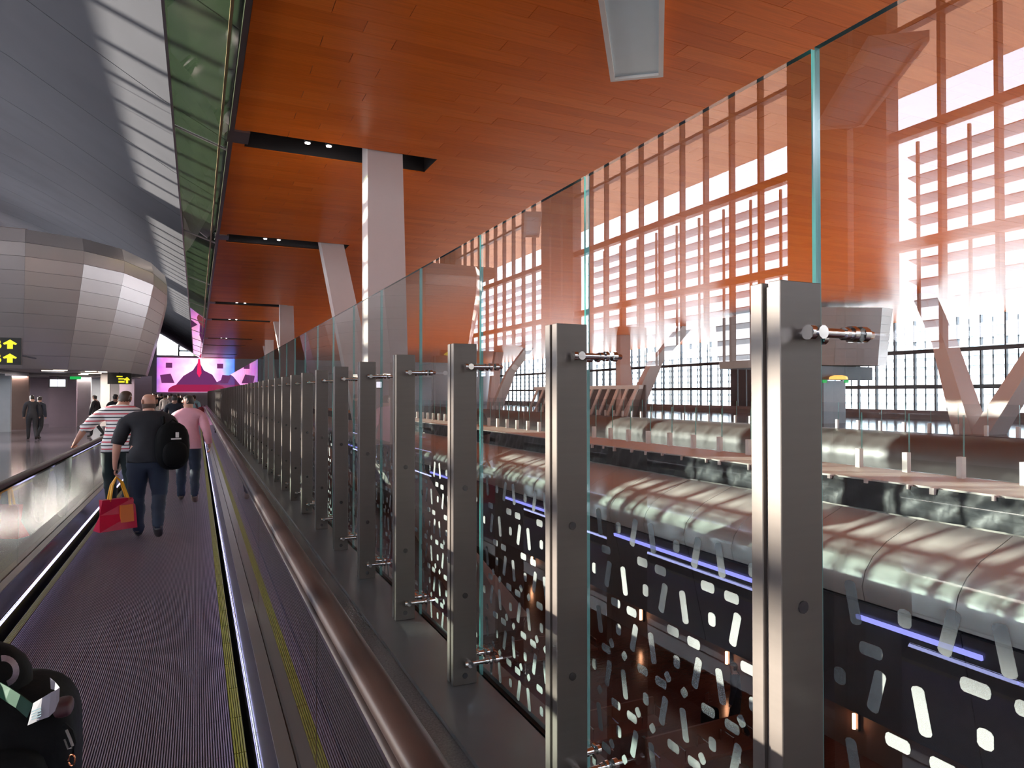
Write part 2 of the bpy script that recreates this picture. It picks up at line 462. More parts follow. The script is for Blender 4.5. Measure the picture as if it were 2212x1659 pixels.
# ------------------------------------------------------------------ west window wall (seen mirrored in the barrier)
WX = -14.5
def window_wall(name, n0, X, sgn, y0, y1, z0, z1, transoms, pier_period, pier_w, pier_off, mull, zl0, zl1, lp, bladew, tilt):
    """sgn = outward direction in x"""
    wall = empty('wall_' + name, kind='structure')
    piers = []
    y = pier_off
    while y > y0: y -= pier_period
    while y < y1:
        a, c = max(y0, y), min(y1, y + pier_w)
        if c - a > 0.1: piers.append((a, c))
        y += pier_period
    for (a, c) in piers:
        # each pier has slits as the photograph shows: three shafts
        w_ = (c - a)
        b = MB(); b.box(X - 0.25, X + 0.25, a, a + w_ * 0.30, z0, z1); b.build('pier', M['pier'], wall)
        b = MB(); b.box(X - 0.25, X + 0.25, a + w_ * 0.36, a + w_ * 0.66, z0, z1); b.build('pier', M['pier'], wall)
        b = MB(); b.box(X - 0.25, X + 0.25, a + w_ * 0.72, c, z0, z1); b.build('pier', M['pier'], wall)
    if z0 > 0.05:
        b = MB(); b.box(X - 0.25, X + 0.25, y0, y1, -0.3, z0); b.build('sill_wall', M['greywall'], wall)
    bays = []
    prev = y0
    for (a, c) in piers:
        if a - prev > 1: bays.append((prev, a))
        prev = c
    if y1 - prev > 1: bays.append((prev, y1))
    for i, (a, c) in enumerate(bays):
        win = empty('window_%d' % (n0 + i), kind='structure')
        n = max(2, int(round((c - a) / mull))); st = (c - a) / n
        m0 = None
        for k in range(1, n):
            yy = a + st * k
            if m0 is None:
                b = MB(); b.box(X - 0.11, X + 0.11, -0.05, 0.05, z0, z1); m0 = b.build('mullion', M['frame'], win); m0.location = (0, yy, 0)
            else: inst(m0, win, (0, yy, 0))
        # second thinner rank of posts carrying the louvres
        m1 = None
        for k in range(0, n):
            yy = a + st * (k + 0.5) + st * 0.22
            if m1 is None:
                b = MB(); b.box(X + sgn * 0.5 - 0.04, X + sgn * 0.5 + 0.04, -0.03, 0.03, z0, zl1); m1 = b.build('louvre_post', M['frame'], win); m1.location = (0, yy, 0)
            else: inst(m1, win, (0, yy, 0))
        for t in transoms:
            th = 0.13 if t[1] else 0.06
            b = MB(); b.box(X - 0.15, X + 0.15, a, c, t[0] - th, t[0] + th); b.build('transom', M['frame'], win)
        b = MB(); b.box(X + 0.0, X + 0.012, a, c, z0, z1); b.build('pane', M['winglass'], win)
        z = zl0; lb = None; hw = bladew / 2
        while z < zl1 - 0.1:
            if lb is None:
                dx, dz = hw * math.cos(tilt), hw * math.sin(tilt)
                xc = X + sgn * 0.85
                b = MB(); b.prism([(xc - dx, -dz - 0.012), (xc + dx, dz - 0.012), (xc + dx, dz + 0.012), (xc - dx, -dz + 0.012)], a + 0.02, c - 0.02)
                lb = b.build('louvre', M['blade'], win); lb.location = (0, 0, z)
            else: inst(lb, win, (0, 0, z))
            z += lp
    return wall
window_wall('west', 1, WX, -1, -26.0, 66.0, 2.9, 14.3, [(5.76, 1), (8.8, 1), (11.7, 0)], 17.4, 3.5, 12.8, 1.37, 3.1, 8.7, 0.58, 0.52, 0.25)
blind = bpy.data.materials.new('cream_shade_fabric'); blind.use_nodes = True
n_ = blind.node_tree; n_.nodes.clear(); o_ = n_.nodes.new('ShaderNodeOutputMaterial'); t_ = n_.nodes.new('ShaderNodeBsdfTranslucent'); t_.inputs[0].default_value = (0.55, 0.42, 0.36, 1)
d_ = n_.nodes.new('ShaderNodeBsdfDiffuse'); d_.inputs[0].default_value = (0.6, 0.45, 0.36, 1); m_ = n_.nodes.new('ShaderNodeMixShader'); m_.inputs[0].default_value = 0.25
n_.links.new(t_.outputs[0], m_.inputs[1]); n_.links.new(d_.outputs[0], m_.inputs[2]); n_.links.new(m_.outputs[0], o_.inputs[0])
b = MB(); b.box(-16.1, -16.06, -26, 66, 10.6, 14.6); b.box(-16.1, -14.8, -26, 66, 14.5, 14.6); o = struct('trim_4', b, blind, 'cream shade screen outside the top of the west windows')
window_wall('east', 12, 45.0, 1, -8.0, YE, 0.6, CZ + 0.1, [(2.2, 1), (4.6, 1)], 28.0, 3.0, 18.0, 1.5, 1.0, 6.6, 0.62, 0.55, -0.35)
b = MB(); b.box(-15.4, 0.6, -26.2, -26, -0.4, 14.3); struct('wall_south_west', b, M['greywall'])
b = MB(); b.box(-15.2, -14.2, 66, YE, -0.3, 14.3); struct('wall_north_west', b, M['greywall'])
b = MB(); b.box(-15.2, -1.66, -26, YB, -0.4, -0.001)
b.box(-15.2, 1.66, -26, YB, -0.9, -0.40); struct('floor_south', b, M['floor'])
b = MB(); b.shell([(x, z + 0.09) for x, z in vp], -26, YB, th=-0.1); struct('ceiling_south', b, M['vault'])
b = MB(); b.box(-1.66, 45.5, YB - 0.2, YB, -6.0, CZ + 0.2); struct('wall_south', b, M['greywall'])

# ------------------------------------------------------------------ end wall with big screen
b = MB(); b.box(-15.2, 45.5, YE, YE + 0.3, -6.0, 5.0 - 3.2); b.box(4.9, 45.5, YE, YE + 0.3, 1.8, CZ + 0.3)
b.box(-15.2, -5.0, YE, YE + 0.3, 1.8, 14.3); b.box(-5.0, 0.6, YE, YE + 0.3, 10.0, 14.3); b.box(-5, 4.9, YE, YE + 0.3, 1.8, 7.05)
struct('wall_north', b, M['greywall'])
scr = empty('video_wall', (0, YE, 0), 0, 'huge pink and blue video screen with a dark red shape across the end of the concourse', 'screen')
def screen_material():
    m = bpy.data.materials.new('video_picture'); m.use_nodes = True; n = m.node_tree; n.nodes.clear()
    o = n.nodes.new('ShaderNodeOutputMaterial'); e = n.nodes.new('ShaderNodeEmission'); e.inputs[1].default_value = 1.0
    tcn = n.nodes.new('ShaderNodeTexCoord'); sp_ = n.nodes.new('ShaderNodeSeparateXYZ'); n.links.new(tcn.outputs['Object'], sp_.inputs[0])
    mr = n.nodes.new('ShaderNodeMapRange'); mr.inputs[1].default_value = -5; mr.inputs[2].default_value = 4.9
    n.links.new(sp_.outputs['X'], mr.inputs[0])
    r = n.nodes.new('ShaderNodeValToRGB'); r.color_ramp.elements[0].color = (0.30, 0.12, 0.42, 1); r.color_ramp.elements[1].color = (0.05, 0.16, 0.75, 1)
    for p, c_ in ((0.18, (0.85, 0.25, 0.6, 1)), (0.45, (1.0, 0.55, 0.85, 1)), (0.62, (1.0, 0.72, 0.9, 1)), (0.8, (0.70, 0.28, 0.75, 1)), (0.9, (0.22, 0.32, 0.9, 1))):
        el = r.color_ramp.elements.new(p); el.color = c_
    n.links.new(mr.outputs[0], r.inputs[0])
    nz = n.nodes.new('ShaderNodeTexNoise'); nz.inputs['Scale'].default_value = 0.9; n.links.new(tcn.outputs['Object'], nz.inputs[0])
    mx = n.nodes.new('ShaderNodeMix'); mx.data_type = 'RGBA'; mx.blend_type = 'MULTIPLY'; mx.inputs['Factor'].default_value = 0.6
    n.links.new(r.outputs[0], mx.inputs['A']); n.links.new(nz.outputs['Color'], mx.inputs['B'])
    n.links.new(mx.outputs['Result'], e.inputs[0]); n.links.new(e.outputs[0], o.inputs[0]); return m
b = MB(); b.box(-5.0, 4.9, -0.12, -0.02, 1.95, 6.7); b.build('display', screen_material(), scr)
M['scrred'] = emis('screen_crimson', (0.22, 0.01, 0.05), 0.5); M['scrdark'] = emis('screen_plum', (0.10, 0.02, 0.09), 0.5)
M['scrred2'] = emis('screen_red', (0.5, 0.01, 0.07), 0.7)
b = MB()
def scrpoly(pts, yy, mi): 
    b.rings([[(x, yy, z) for x, z in pts], [(x, yy + 0.01, z) for x, z in pts]], mi)
scrpoly([(-3.6, 1.97)] + [(0.1 + 3.7 * math.cos(PI - PI * k / 12), 2.2 + 1.15 * math.sin(PI * k / 12)) for k in range(13)] + [(3.8, 1.97)], -0.14, 0)
scrpoly([(-2.6, 3.0), (-1.7, 4.2), (-0.5, 5.0), (0.25, 6.3), (0.9, 5.0), (2.0, 4.4), (2.8, 3.0)], -0.16, 1)
scrpoly([(0.0, 4.6), (0.15, 6.6), (0.4, 6.6), (0.6, 4.6), (0.3, 4.0)], -0.18, 2)
scrpoly([(-4.4, 3.2), (-4.6, 4.3), (-3.3, 4.5), (-2.8, 3.2)], -0.16, 1); scrpoly([(3.0, 3.2), (3.3, 4.4), (4.5, 4.3), (4.0, 3.2)], -0.16, 1); scrpoly([(-3.9, 5.3), (-3.9, 6.0), (-3.1, 6.0), (-3.1, 5.3)], -0.16, 1); scrpoly([(2.6, 5.3), (2.6, 6.0), (3.4, 6.0), (3.4, 5.3)], -0.16, 1)
b.build('picture', [M['scrred'], M['scrdark'], M['scrred2']], scr)
w_ = empty('window_30', kind='structure', label='bright window over the video screen')
b = MB(); b.box(-4.9, 0.5, YE + 0.25, YE + 0.27, 7.05, 10.0); b.build('pane', M['winglass'], w_)
for z in (7.6, 8.3, 9.0, 9.6):
    b = MB(); b.box(-2.3, 0.5, YE + 0.4, YE + 0.8, z, z + 0.25); b.build('louvre', M['blade'], w_)
b = MB(); b.box(-2.4, -2.2, YE + 0.1, YE + 0.25, 7.05, 10.0); b.build('mullion', M['frame'], w_)

# ------------------------------------------------------------------ glass barrier with fin posts
bar = empty('glass_barrier', (0, 0, 0), 0, 'tall frameless glass barrier on brushed steel fin posts along the walkway', 'barrier')
Y0, SPC = 1.34, 1.205
ZT = 2.69
g = MB(); th = 0.019
g.box(GX - th / 2, GX + th / 2, 0.006, SPC - 0.006, 0.10, ZT, 0, mis=[1, 1, 1, 0, 1, 0])
# joints lie at Y0 + k*SPC
gpane = g.build('glass_pane', [M['glass'], M['edge']], bar); gpane.location = (0, Y0 - 2 * SPC, 0)
def dash(b, yc, zc, L, W, ang):
    n = 4; pts = []
    hl, hw = L / 2 - W / 2, W / 2
    for sgn in (1, -1):
        for k in range(n + 1):
            a = -PI / 2 + PI * k / n
            u, v = sgn * (hl + hw * 0.55 * math.cos(a)), sgn * hw * math.sin(a)
            pts.append((yc + u * math.cos(ang) - v * math.sin(ang), zc + u * math.sin(ang) + v * math.cos(ang)))
    xs = (GX - th / 2 - 0.0022, GX - th / 2 - 0.0010)
    b.rings([[(xs[0], y, z) for y, z in pts], [(xs[1], y, z) for y, z in pts]])
fr = MB()
CW, CH = 0.36, 0.25
for row in range(0, 6):
    for colm in range(0, 4):
        oy = colm * CW + (0.18 if row % 2 else 0.0) - 0.04; oz = 1.22 - row * CH * 0.8
        items = [(0.05, 0, 0.125, 0.032, PI / 2 - 0.20), (0.165, 0, 0.125, 0.032, PI / 2 + 0.24), (0.27, 0.0, 0.06, 0.034, PI / 2),
                 (0.00, -0.105, 0.08, 0.032, 0.0), (0.11, -0.10, 0.08, 0.032, 0.0)]
        if row > 1: items += [(0.32, -0.07, 0.05, 0.030, 0.9), (0.23, -0.09, 0.05, 0.030, -0.8)]
        for (dy, dz, L, W_, an) in items:
            yy = oy + dy; zz = oz + dz
            if 0.05 < yy < SPC - 0.06 and zz > 0.17: dash(fr, yy, zz, L, W_, an)
frit = fr.build('printed_pattern', M['frit'], gpane); frit['kind'] = 'stuff'
# fin post
def disc_x(b, x0, x1, yc, zc, r, n=10, mi=0):
    b.rings([[(x, yc + r * math.cos(2 * PI * q / n), zc + r * math.sin(2 * PI * q / n)) for q in range(n)] for x in (x0, x1)], mi)
def disc_y(b, y0, y1, xc, zc, r, n=12, mi=0):
    b.rings([[(xc + r * math.cos(2 * PI * q / n), y, zc + r * math.sin(2 * PI * q / n)) for q in range(n)] for y in (y0, y1)], mi)
FX0, FX1 = 1.30, 1.44
ZF = 2.03
b = MB()
for (ya, yb) in ((-0.145, -0.105), (-0.085, -0.045)):
    b.box(FX0, FX1, ya, yb, 0.125, ZF)
b.box(FX0 + 0.012, FX1 - 0.004, -0.106, -0.084, 0.125, ZF - 0.01)
post = b.build('post', M['steel'], bar)
bv = post.modifiers.new('edge', 'BEVEL'); bv.width = 0.002; bv.segments = 1
subs = []
for z in (0.14 - 0.06, 0.62, 1.22, 1.98 - 0.20):
    pass
for z in (0.175, 0.62, 1.22):
    b = MB(); disc_y(b, -0.1485, -0.144, 1.37, z, 0.016); disc_y(b, -0.1495, -0.148, 1.37, z, 0.007, 6)
    subs.append(b.build('bolt', M['darksteel'], post))
for z in (0.25, 1.90):
    b = MB()
    b.tube([(1.42, -0.095, z), (1.47, -0.03, z), (GX - 0.035, 0.0, z)], 0.011, 8)
    b.tube([(GX - 0.035, -0.06, z), (GX - 0.035, 0.06, z)], 0.012, 8)
    for yy in (-0.055, 0.055):
        disc_x(b, GX - 0.045, GX - 0.0105, yy, z, 0.018); disc_x(b, GX + 0.0105, GX + 0.026, yy, z, 0.018)
        b.tube([(GX + 0.02, yy, z), (GX + 0.02, yy * 0.2, z)], 0.008, 6)
        disc_x(b, GX - 0.062, GX - 0.045, yy, z, 0.010)
    b.tube([(1.37, -0.178, z), (GX - 0.012, -0.178, z)], 0.0125, 10)
    b.tube([(1.385, -0.20, z), (1.385, -0.142, z)], 0.017, 10)
    disc_x(b, 1.355, 1.372, -0.178, z, 0.019); disc_x(b, GX - 0.05, GX - 0.036, -0.178, z, 0.017); disc_x(b, GX - 0.026, GX - 0.0105, -0.178, z, 0.021)
    disc_x(b, GX + 0.0105, GX + 0.03, -0.178, z, 0.021); b.tube([(GX + 0.03, -0.178, z), (GX + 0.055, -0.178, z)], 0.011, 8)
    subs.append(b.build('spider_fitting', M['chrome'], post, smooth=True))
for k in range(-1, 85):
    yj = Y0 + k * SPC
    if yj > 100: break
    if k == -1:
        post.location = (0, yj, 0)
    else:
        pp = inst(post, bar, (0, yj + (0.055 if k == 0 else 0), 0))
        if k < 26:
            for s_ in subs: inst(s_, pp)
    if k > -1:
        gp_ = inst(gpane, bar, (0, yj - SPC, 0))
        if k < 24: inst(frit, gp_)
# ------------------------------------------------------------------ white V columns
def leg(nodes):
    b = MB(); rg = []
    for (x, y, z, wx, wy) in nodes:
        rg.append([(x - wx / 2, y - wy / 2, z), (x + wx / 2, y - wy / 2, z), (x + wx / 2, y + wy / 2, z), (x - wx / 2, y + wy / 2, z)])
    b.rings(rg); return b
for k in range(3):
    dy = 26.7 * k; dx = [0, 1.1, 2.6][k]
    r = empty('column', (dx, dy, 0), 0, ['white angular V column rising through the first two ceiling slots behind the glass',
        'white angular V column under the third and fourth ceiling slots, beyond the first V column',
        'furthest pale V column where the ceiling meets the glass barrier'][k], 'column')
    leg([(3.52, 13.95 + 0.25, CZ + 0.3, 0.73, 0.5), (3.62, 14.2, 0.7, 0.88, 0.55), (8.9, 20.9, -6.0, 1.35, 0.9)]).build('leg', M['white'], r)
    leg([(4.05, 23.6, CZ + 0.3, 0.75, 0.5), (5.3, 22.7, 0.1, 0.9, 0.55), (9.9, 22.0, -6.0, 1.35, 0.9)]).build('leg', M['white'], r)
for k in range(3):
    dy = 26.7 * k
    r = empty('column', (0, dy, 0), 0, ['white V column with bent legs on the far concourse beyond the glass, closest to the window wall corner',
        'second white V column on the far concourse, seen small beyond the glass', 'third and most distant white V column on the far concourse'][k], 'column')
    leg([(33.2, 22.6, CZ, 1.0, 0.6), (31.9, 20.7, 4.1, 1.0, 0.6), (30.9, 18.9, 0, 1.3, 0.8)]).build('leg', M['white'], r)
    leg([(33.2, 14.4, CZ, 1.0, 0.6), (31.9, 16.4, 4.1, 1.0, 0.6), (31.0, 18.3, 0, 1.3, 0.8)]).build('leg', M['white'], r)

# ------------------------------------------------------------------ far side of the void: hull, sheeting, ledge
hull = empty('hull_canopy', (0, 0, 0), 0, 'silver rounded hull edge with slate panels and blue lights across the void', 'canopy')
HP = [(12.36, -0.665), (11.5, -1.0), (11.15, -1.22), (10.95, -1.45), (10.87, -1.7), (10.93, -1.95)]
HP2 = [(11.0, -2.03), (11.55, -4.35)]
b = MB(); b.shell(HP, 0.008, 1.642, th=-0.05); h0 = b.build('panel', M['hull'], hull, smooth=True)
b = MB(); b.shell(HP2, 0.01, 3.29, th=-0.05); h1 = b.build('slate_panel', M['fascia'], hull)
y = -3.0; k = 0
h0.location = (0, y, 0); h1.location = (0, y, 0)
while y < 95:
    y += 1.65; k += 1
    if k < 1: continue
    inst(h0, hull, (0, y, 0))
    if k % 2 == 0: inst(h1, hull, (0, y, 0))
b = MB()
for (a, c) in ((4.5, 5.9), (6.6, 8.8), (11.0, 16.8), (19.6, 24.5), (28, 34), (38, 44), (50, 56)):
    xx = 11.03; b.rings([[(xx - 0.06, yy, -2.36), (xx + 0.06, yy, -2.36), (xx + 0.06, yy, -2.28), (xx - 0.075, yy, -2.28)] for yy in (a, c)])
b.build('blue_light_strip', M['blueled'], hull)
b = MB(); b.box(12.1, 12.45, -4, 98, -4.3, -0.75); b.build('inner_wall', M['dark'], hull)
# soffit + lower wall
b = MB(); b.box(11.6, 13.2, -4, 98, -4.42, -4.30); struct('soffit_lower', b, M['fascia'])
b = MB(); b.box(13.0, 13.2, -4, 98, -6.0, -4.42); struct('wall_lower_far', b, M['brown'], 'dark bronze wall of the lower level')
for i, yy in enumerate((6.5, 10.4, 14.3, 18.2, 22.1, 26.0)):
    r = empty('wall_lamp', (12.93, yy, -5.3), 0, '%s glowing amber wall lamp on the lower level, counted from the white robed person' % ['zeroth', 'first', 'second', 'third', 'fourth', 'fifth'][i], 'wall lamp', 'amber wall lamps on the lower level')
    if i == 0: r['label'] = 'glowing amber wall lamp on the lower level, before the white robed person'
    b = MB(); b.box(-0.01, 0.07, -0.07, 0.07, -0.2, 0.2); b.build('back_plate', M['frame'], r)
    b = MB(); b.rings([[(-0.05 + 0.035 * math.cos(2 * PI * q / 10), 0.035 * math.sin(2 * PI * q / 10), z) for q in range(10)] for z in (-0.16, 0.16)]); b.build('tube', M['amber'], r)
# sheeting wall under the ledge
b = MB()
N = 240; rows_ = 6
vi = []
for i in range(N * 4 + 1):
    for j in range(rows_ + 1):
        y = -4 + i * 102.0 / (N * 4); z = -0.60 + (0.58) * j / rows_
        vi.append((12.42 + 0.035 * math.sin(y * 7.1 + j * 1.1) * math.sin(y * 1.27 + j * 0.5) + 0.015 * math.sin(y * 17.0 + j * 0.7), y, z))
b.v = vi
for i in range(N * 4):
    for j in range(rows_):
        a = i * (rows_ + 1) + j; b.f.append((a, a + 1, a + rows_ + 2, a + rows_ + 1)); b.mi.append(0)
o = b.build('plastic_sheeting', M['sheet'], None, smooth=True); tag(o, 'wrinkled dark plastic sheeting hung below the cream ledge', 'sheeting')
b = MB(); b.box(12.52, 14.55, -4, 98, -0.4, 0.0); b.box(14.4, 14.6, -4, 98, -6, -0.4); b.box(12.52, 12.6, -4, 98, -4.3, -0.4)
struct('floor_ledge', b, M['ledge'], 'cream stone ledge between the two voids')
b = MB()
for i in range(26):
    yy = 1.5 + i * 0.82 + random.uniform(-0.2, 0.2); b.box(12.36, 12.5, yy, yy + random.uniform(0.03, 0.09), -random.uniform(0.07, 0.14), 0.003)
o = b.build('white_tape', M['white'], None); tag(o, 'scraps of white tape holding the black sheeting to the ledge edge', 'tape', kind='stuff')
def guard(X, label, ymax, yo, groupn):
    r = empty('glass_guard', (0, 0, 0), 0, label, 'guard rail')
    b = MB(); b.box(X - 0.01, X + 0.01, 0.01, 1.19, 0.02, 1.3, 0, mis=[1, 1, 1, 0, 1, 0]); g0 = b.build('glass_pane', [M['winglass'], M['edge']], r); g0.location = (0, yo, 0)
    b = MB(); b.box(X - 0.16, X - 0.03, -0.06, 0.06, 0.0, 0.44); b.box(X - 0.03, X - 0.011, -0.04, 0.04, 0.08, 0.36)
    q0 = b.build('bracket', M['cream'], r); q0.location = (0, yo, 0)
    y = yo + 1.2
    while y < ymax:
        inst(g0, r, (0, y, 0)); inst(q0, r, (0, y, 0)); y += 1.2
guard(14.45, 'low glass guard on short cream brackets along the cream ledge', 60, 0.6, '')
guard(29.5, 'low glass guard on short cream brackets along the far concourse edge', 70, 3.0, '')
b = MB()
b.shell([(29.6, -0.05), (28.9, -0.12), (28.3, -0.35), (28.0, -0.75), (27.95, -1.3), (28.3, -2.4), (28.8, -3.4)], -4, 98, th=-0.06)
o = b.build('hull_edge', mat('dark_silver_hull', (0.12, 0.118, 0.115), rough=0.4, metal=0.3), None, smooth=True); tag(o, 'distant silver hull edge below the far concourse guard', 'canopy')  # darker tone than the near silver hull panels
b = MB(); b.box(29.3, 45.5, -8, YE, -0.5, 0.0); struct('floor_east', b, M['floor'], 'polished floor of the far concourse')
b = MB(); b.box(29.3, 29.5, -8, YE, -6, -0.5); struct('wall_lower_east', b, M['brown'])

# ------------------------------------------------------------------ pods with panelled faces
def pod(name, label, outline, z0, z1, courses, maxlen, prof, mx=1):
    r = empty(name, (0, 0, 0), 0, label, 'pod')
    pts = [Vector((x, y)) for x, y in outline]
    dense = [pts[0]]
    for a, c in zip(pts, pts[1:]):
        n = max(1, int(math.ceil((c - a).length / maxlen)))
        for q in range(1, n + 1): dense.append(a.lerp(c, q / n))
    nrm = []
    for k in range(len(dense)):
        t = (dense[min(k + 1, len(dense) - 1)] - dense[max(0, k - 1)]).normalized(); nrm.append(Vector((t.y, -t.x)) * mx)
    def P(k, z, off=0):
        t = (z - z0) / (z1 - z0); return dense[k] + nrm[k] * (prof(t) + off)
    H = (z1 - z0) / courses
    for i in range(courses):
        za, zb = z0 + i * H + 0.005, z0 + (i + 1) * H - 0.005
        for k in range(len(dense) - 1):
            b = MB()
            def L(z, off, e): 
                p, q = P(k, z, off), P(k + 1, z, off); d_ = (q - p); u = 0.0025 / max(d_.length, 0.01)
                v = p + d_ * u if e == 0 else q - d_ * u
                return (v.x, v.y, z)
            b.rings([[L(za, 0, 0), L(za, 0, 1), L(za, -0.04, 1), L(za, -0.04, 0)], [L(zb, 0, 0), L(zb, 0, 1), L(zb, -0.04, 1), L(zb, -0.04, 0)]])
            b.build('panel', M['pod'], r)
    # dark core behind the joints, roof and soffit
    n = len(dense); zz = [z0 + (z1 - z0) * q / 8 for q in range(9)]
    core = MB(); back = max(p.y for p in dense) if mx > 0 else max(p.y for p in dense)
    rg = []
    for z in zz:
        ring = [(P(k, z, -0.05).x, P(k, z, -0.05).y, z) for k in range(n)]
        rg.append(ring)
    core.rings(rg, cap=False)
    i0 = len(core.v) - n; core.f.append(tuple(range(i0, i0 + n))); core.mi.append(0)
    core.build('core', M['greywall'], r)
    return r
prof = lambda t: -0.80 * (1 - min(1, t / 0.85)) ** 1.15 - (0.12 * max(0, (t - 0.8) / 0.2) ** 2)
pod('shop_pod', 'big rounded pearl grey panelled pod hanging over the left concourse', [(-7.4, 36), (-7.4, 27.5), (-7.3, 25.2), (-6.6, 24.1), (-4.6, 24.2), (-3.2, 24.9), (-2.2, 26.2), (-1.45, 28.6), (-1.1, 31.5), (-1.2, 34.5), (-2.2, 36.2), (-7.4, 36.4)], 2.5, 6.6, 10, 4.5, prof)
pod('shop_pod', 'pinkish panelled pod hanging over the far concourse beyond the glass', [(29.8, 34), (29.8, 29), (30.4, 27), (31.6, 26.4), (34.0, 25.5), (35.0, 25.6), (35.4, 30), (35.2, 34)], 3.3, 6.45, 7, 1.6, lambda t: -0.35 * (1 - t))
b = MB(); b.box(-8.2, -4.9, 26, 29, 6.55, 6.95)
o = b.build('roof_box', M['brown'], None); tag(o, 'low brown box on top of the grey pod', 'box')

# ------------------------------------------------------------------ shops below the pod (left) and behind
b = MB(); b.box(-6.5, -3.0, 27.0, 46, 2.64, 2.78); b.box(-11.5, -6.5, 37.0, 47, 2.64, 2.78); struct('soffit', b, M['greywall'], 'soffit under the grey pod')
def wallpanel(px0, px1, Y, z0, z1, m, name='wall_panel', dep=0.3):
    def Xat(px):
        k_ = (px - 1106) / F_PX; c, s_ = math.cos(YAW), math.sin(YAW)
        return Y * (k_ * c + s_) / (c - k_ * s_)
    b = MB(); b.box(Xat(px0), Xat(px1), Y, Y + dep, z0, z1); return b.build(name, m, None)
for i, (a, c, Y, m) in enumerate(((-90, 22, 38, 'bluegrey'), (22, 62, 40, 'brown'), (106, 165, 42, 'mauve'), (165, 196, 43, 'greywall'), (196, 222, 45, 'bluegrey'), (236, 262, 45, 'greywall'), (258, 290, 44, 'mauve'))):
    o = wallpanel(a, c, Y, 0, 3.4, M[m], 'wall_shop_%d' % (i + 1)); o['kind'] = 'structure'
b = MB(); b.box(-11.5, -2.5, 47, 47.3, 0, 2.8); o = struct('wall_shop_back', b, M['mauve'])
b = MB(); b.box(-9.6, -9.3, 40, 40.3, 0, 2.62)
def at_px(px, Y):
    k_ = (px - 1106) / F_PX; c, s_ = math.cos(YAW), math.sin(YAW)
    return Y * (k_ * c + s_) / (c - k_ * s_)
x = at_px(227, 34)
b = MB(); b.box(x - 0.17, x + 0.17, 34, 34.3, 0.35, 2.64)
o = b.build('light_column', M['cream'], None); tag(o, 'slim pale illuminated column hanging under the grey pod', 'column')
# linear lamps under the soffit
LL = [(115, 145, 796, 29), (90, 138, 803, 29.8), (184, 208, 801, 30.2), (212, 231, 804, 30.6), (175, 217, 809, 33), (170, 190, 814, 35), (200, 235, 816, 36.5), (244, 259, 813.5, 33), (284, 296, 811, 31)]
ordn = ['first', 'second', 'third', 'fourth', 'fifth', 'sixth', 'seventh', 'eighth', 'ninth']
for i, (a, c, yv, Y) in enumerate(LL):
    xa, xc = at_px(a, Y), at_px(c, Y)
    r = empty('linear_lamp', ((xa + xc) / 2, Y, 2.62), 0, '%s thin warm ceiling lamp under the pod, counted from the gate sign' % ordn[i], 'ceiling light', 'linear lamps under the pod')
    hw = (xc - xa) / 2
    b = MB(); b.box(-hw - 0.02, hw + 0.02, -0.06, 0.06, -0.03, 0); b.build('housing', M['cream'], r)
    b = MB(); b.box(-hw, hw, -0.045, 0.045, -0.05, -0.0305); b.build('tube', M['lampwhite'], r)
for xx, yy in ((-4.5, 33), (-9, 40), (-5, 28), (-5, 43)):
    area('downlight', (xx, yy, 2.6), (0, 0, -1), 3.0, 0.10, 80, (1.0, 0.86, 0.78))
# monitor pair
Y = 36; xa, xc = at_px(108, Y), at_px(141, Y)
r = empty('display_screen', ((xa + xc) / 2, Y, 1.75 + 22 * 31 / 1480.0), 0, 'pair of glowing white display screens under the grey pod', 'screen')
hw = (xc - xa) / 2
b = MB(); b.box(-hw - 0.05, hw + 0.05, 0.0, 0.08, -0.2, 0.2); b.build('casing', M['signblack'], r)
for s_ in (-1, 1):
    b = MB(); b.box(min(s_ * 0.01, s_ * hw), max(s_ * 0.01, s_ * hw), -0.015, -0.001, -0.15, 0.16); b.build('display', M['screenwhite'], r)
b = MB(); b.box(-0.03, 0.03, 0.02, 0.06, 0.2, 0.42); b.build('hanger', M['frame'], r)
x = at_px(163, 37); b = MB(); b.box(x - 0.22, x + 0.22, 37, 37.05, 2.40, 2.64); o = b.build('exit_sign', M['green'], None); tag(o, 'small green exit light under the grey pod', 'sign')

# ------------------------------------------------------------------ signs
def text(s_, size, m, parent, loc, rot, ext=0.006, bold=0.0):
    cu = bpy.data.curves.new('lettering', 'FONT'); cu.body = s_; cu.size = size; cu.extrude = ext; cu.offset = bold
    cu.materials.append(m); o = bpy.data.objects.new('lettering', cu); COL.objects.link(o); o.parent = parent
    o.location = loc; o.rotation_euler = rot
    dg = bpy.context.evaluated_depsgraph_get(); dg.update()
    me = bpy.data.meshes.new_from_object(o.evaluated_get(dg)); bpy.data.objects.remove(o)
    o = bpy.data.objects.new('lettering', me); COL.objects.link(o); o.parent = parent; o.location = loc; o.rotation_euler = rot; return o
Y = 20.6; xr = at_px(44.5, Y)
sg = empty('gate_sign', (xr, Y, 1.75 + 1.02), 0, 'hanging black gate sign with yellow letters and up arrows', 'sign')
dd = Y * math.cos(YAW) + xr * math.sin(YAW); pxm = dd / F_PX
h = 58 * pxm; zc = (850 - 759) * pxm + 1.75 - (1.75 + 1.02)
Wd = 2.9
b = MB(); b.box(-Wd, 0, 0, 0.14, zc - h / 2, zc + h / 2); b.build('board', M['signblack'], sg)
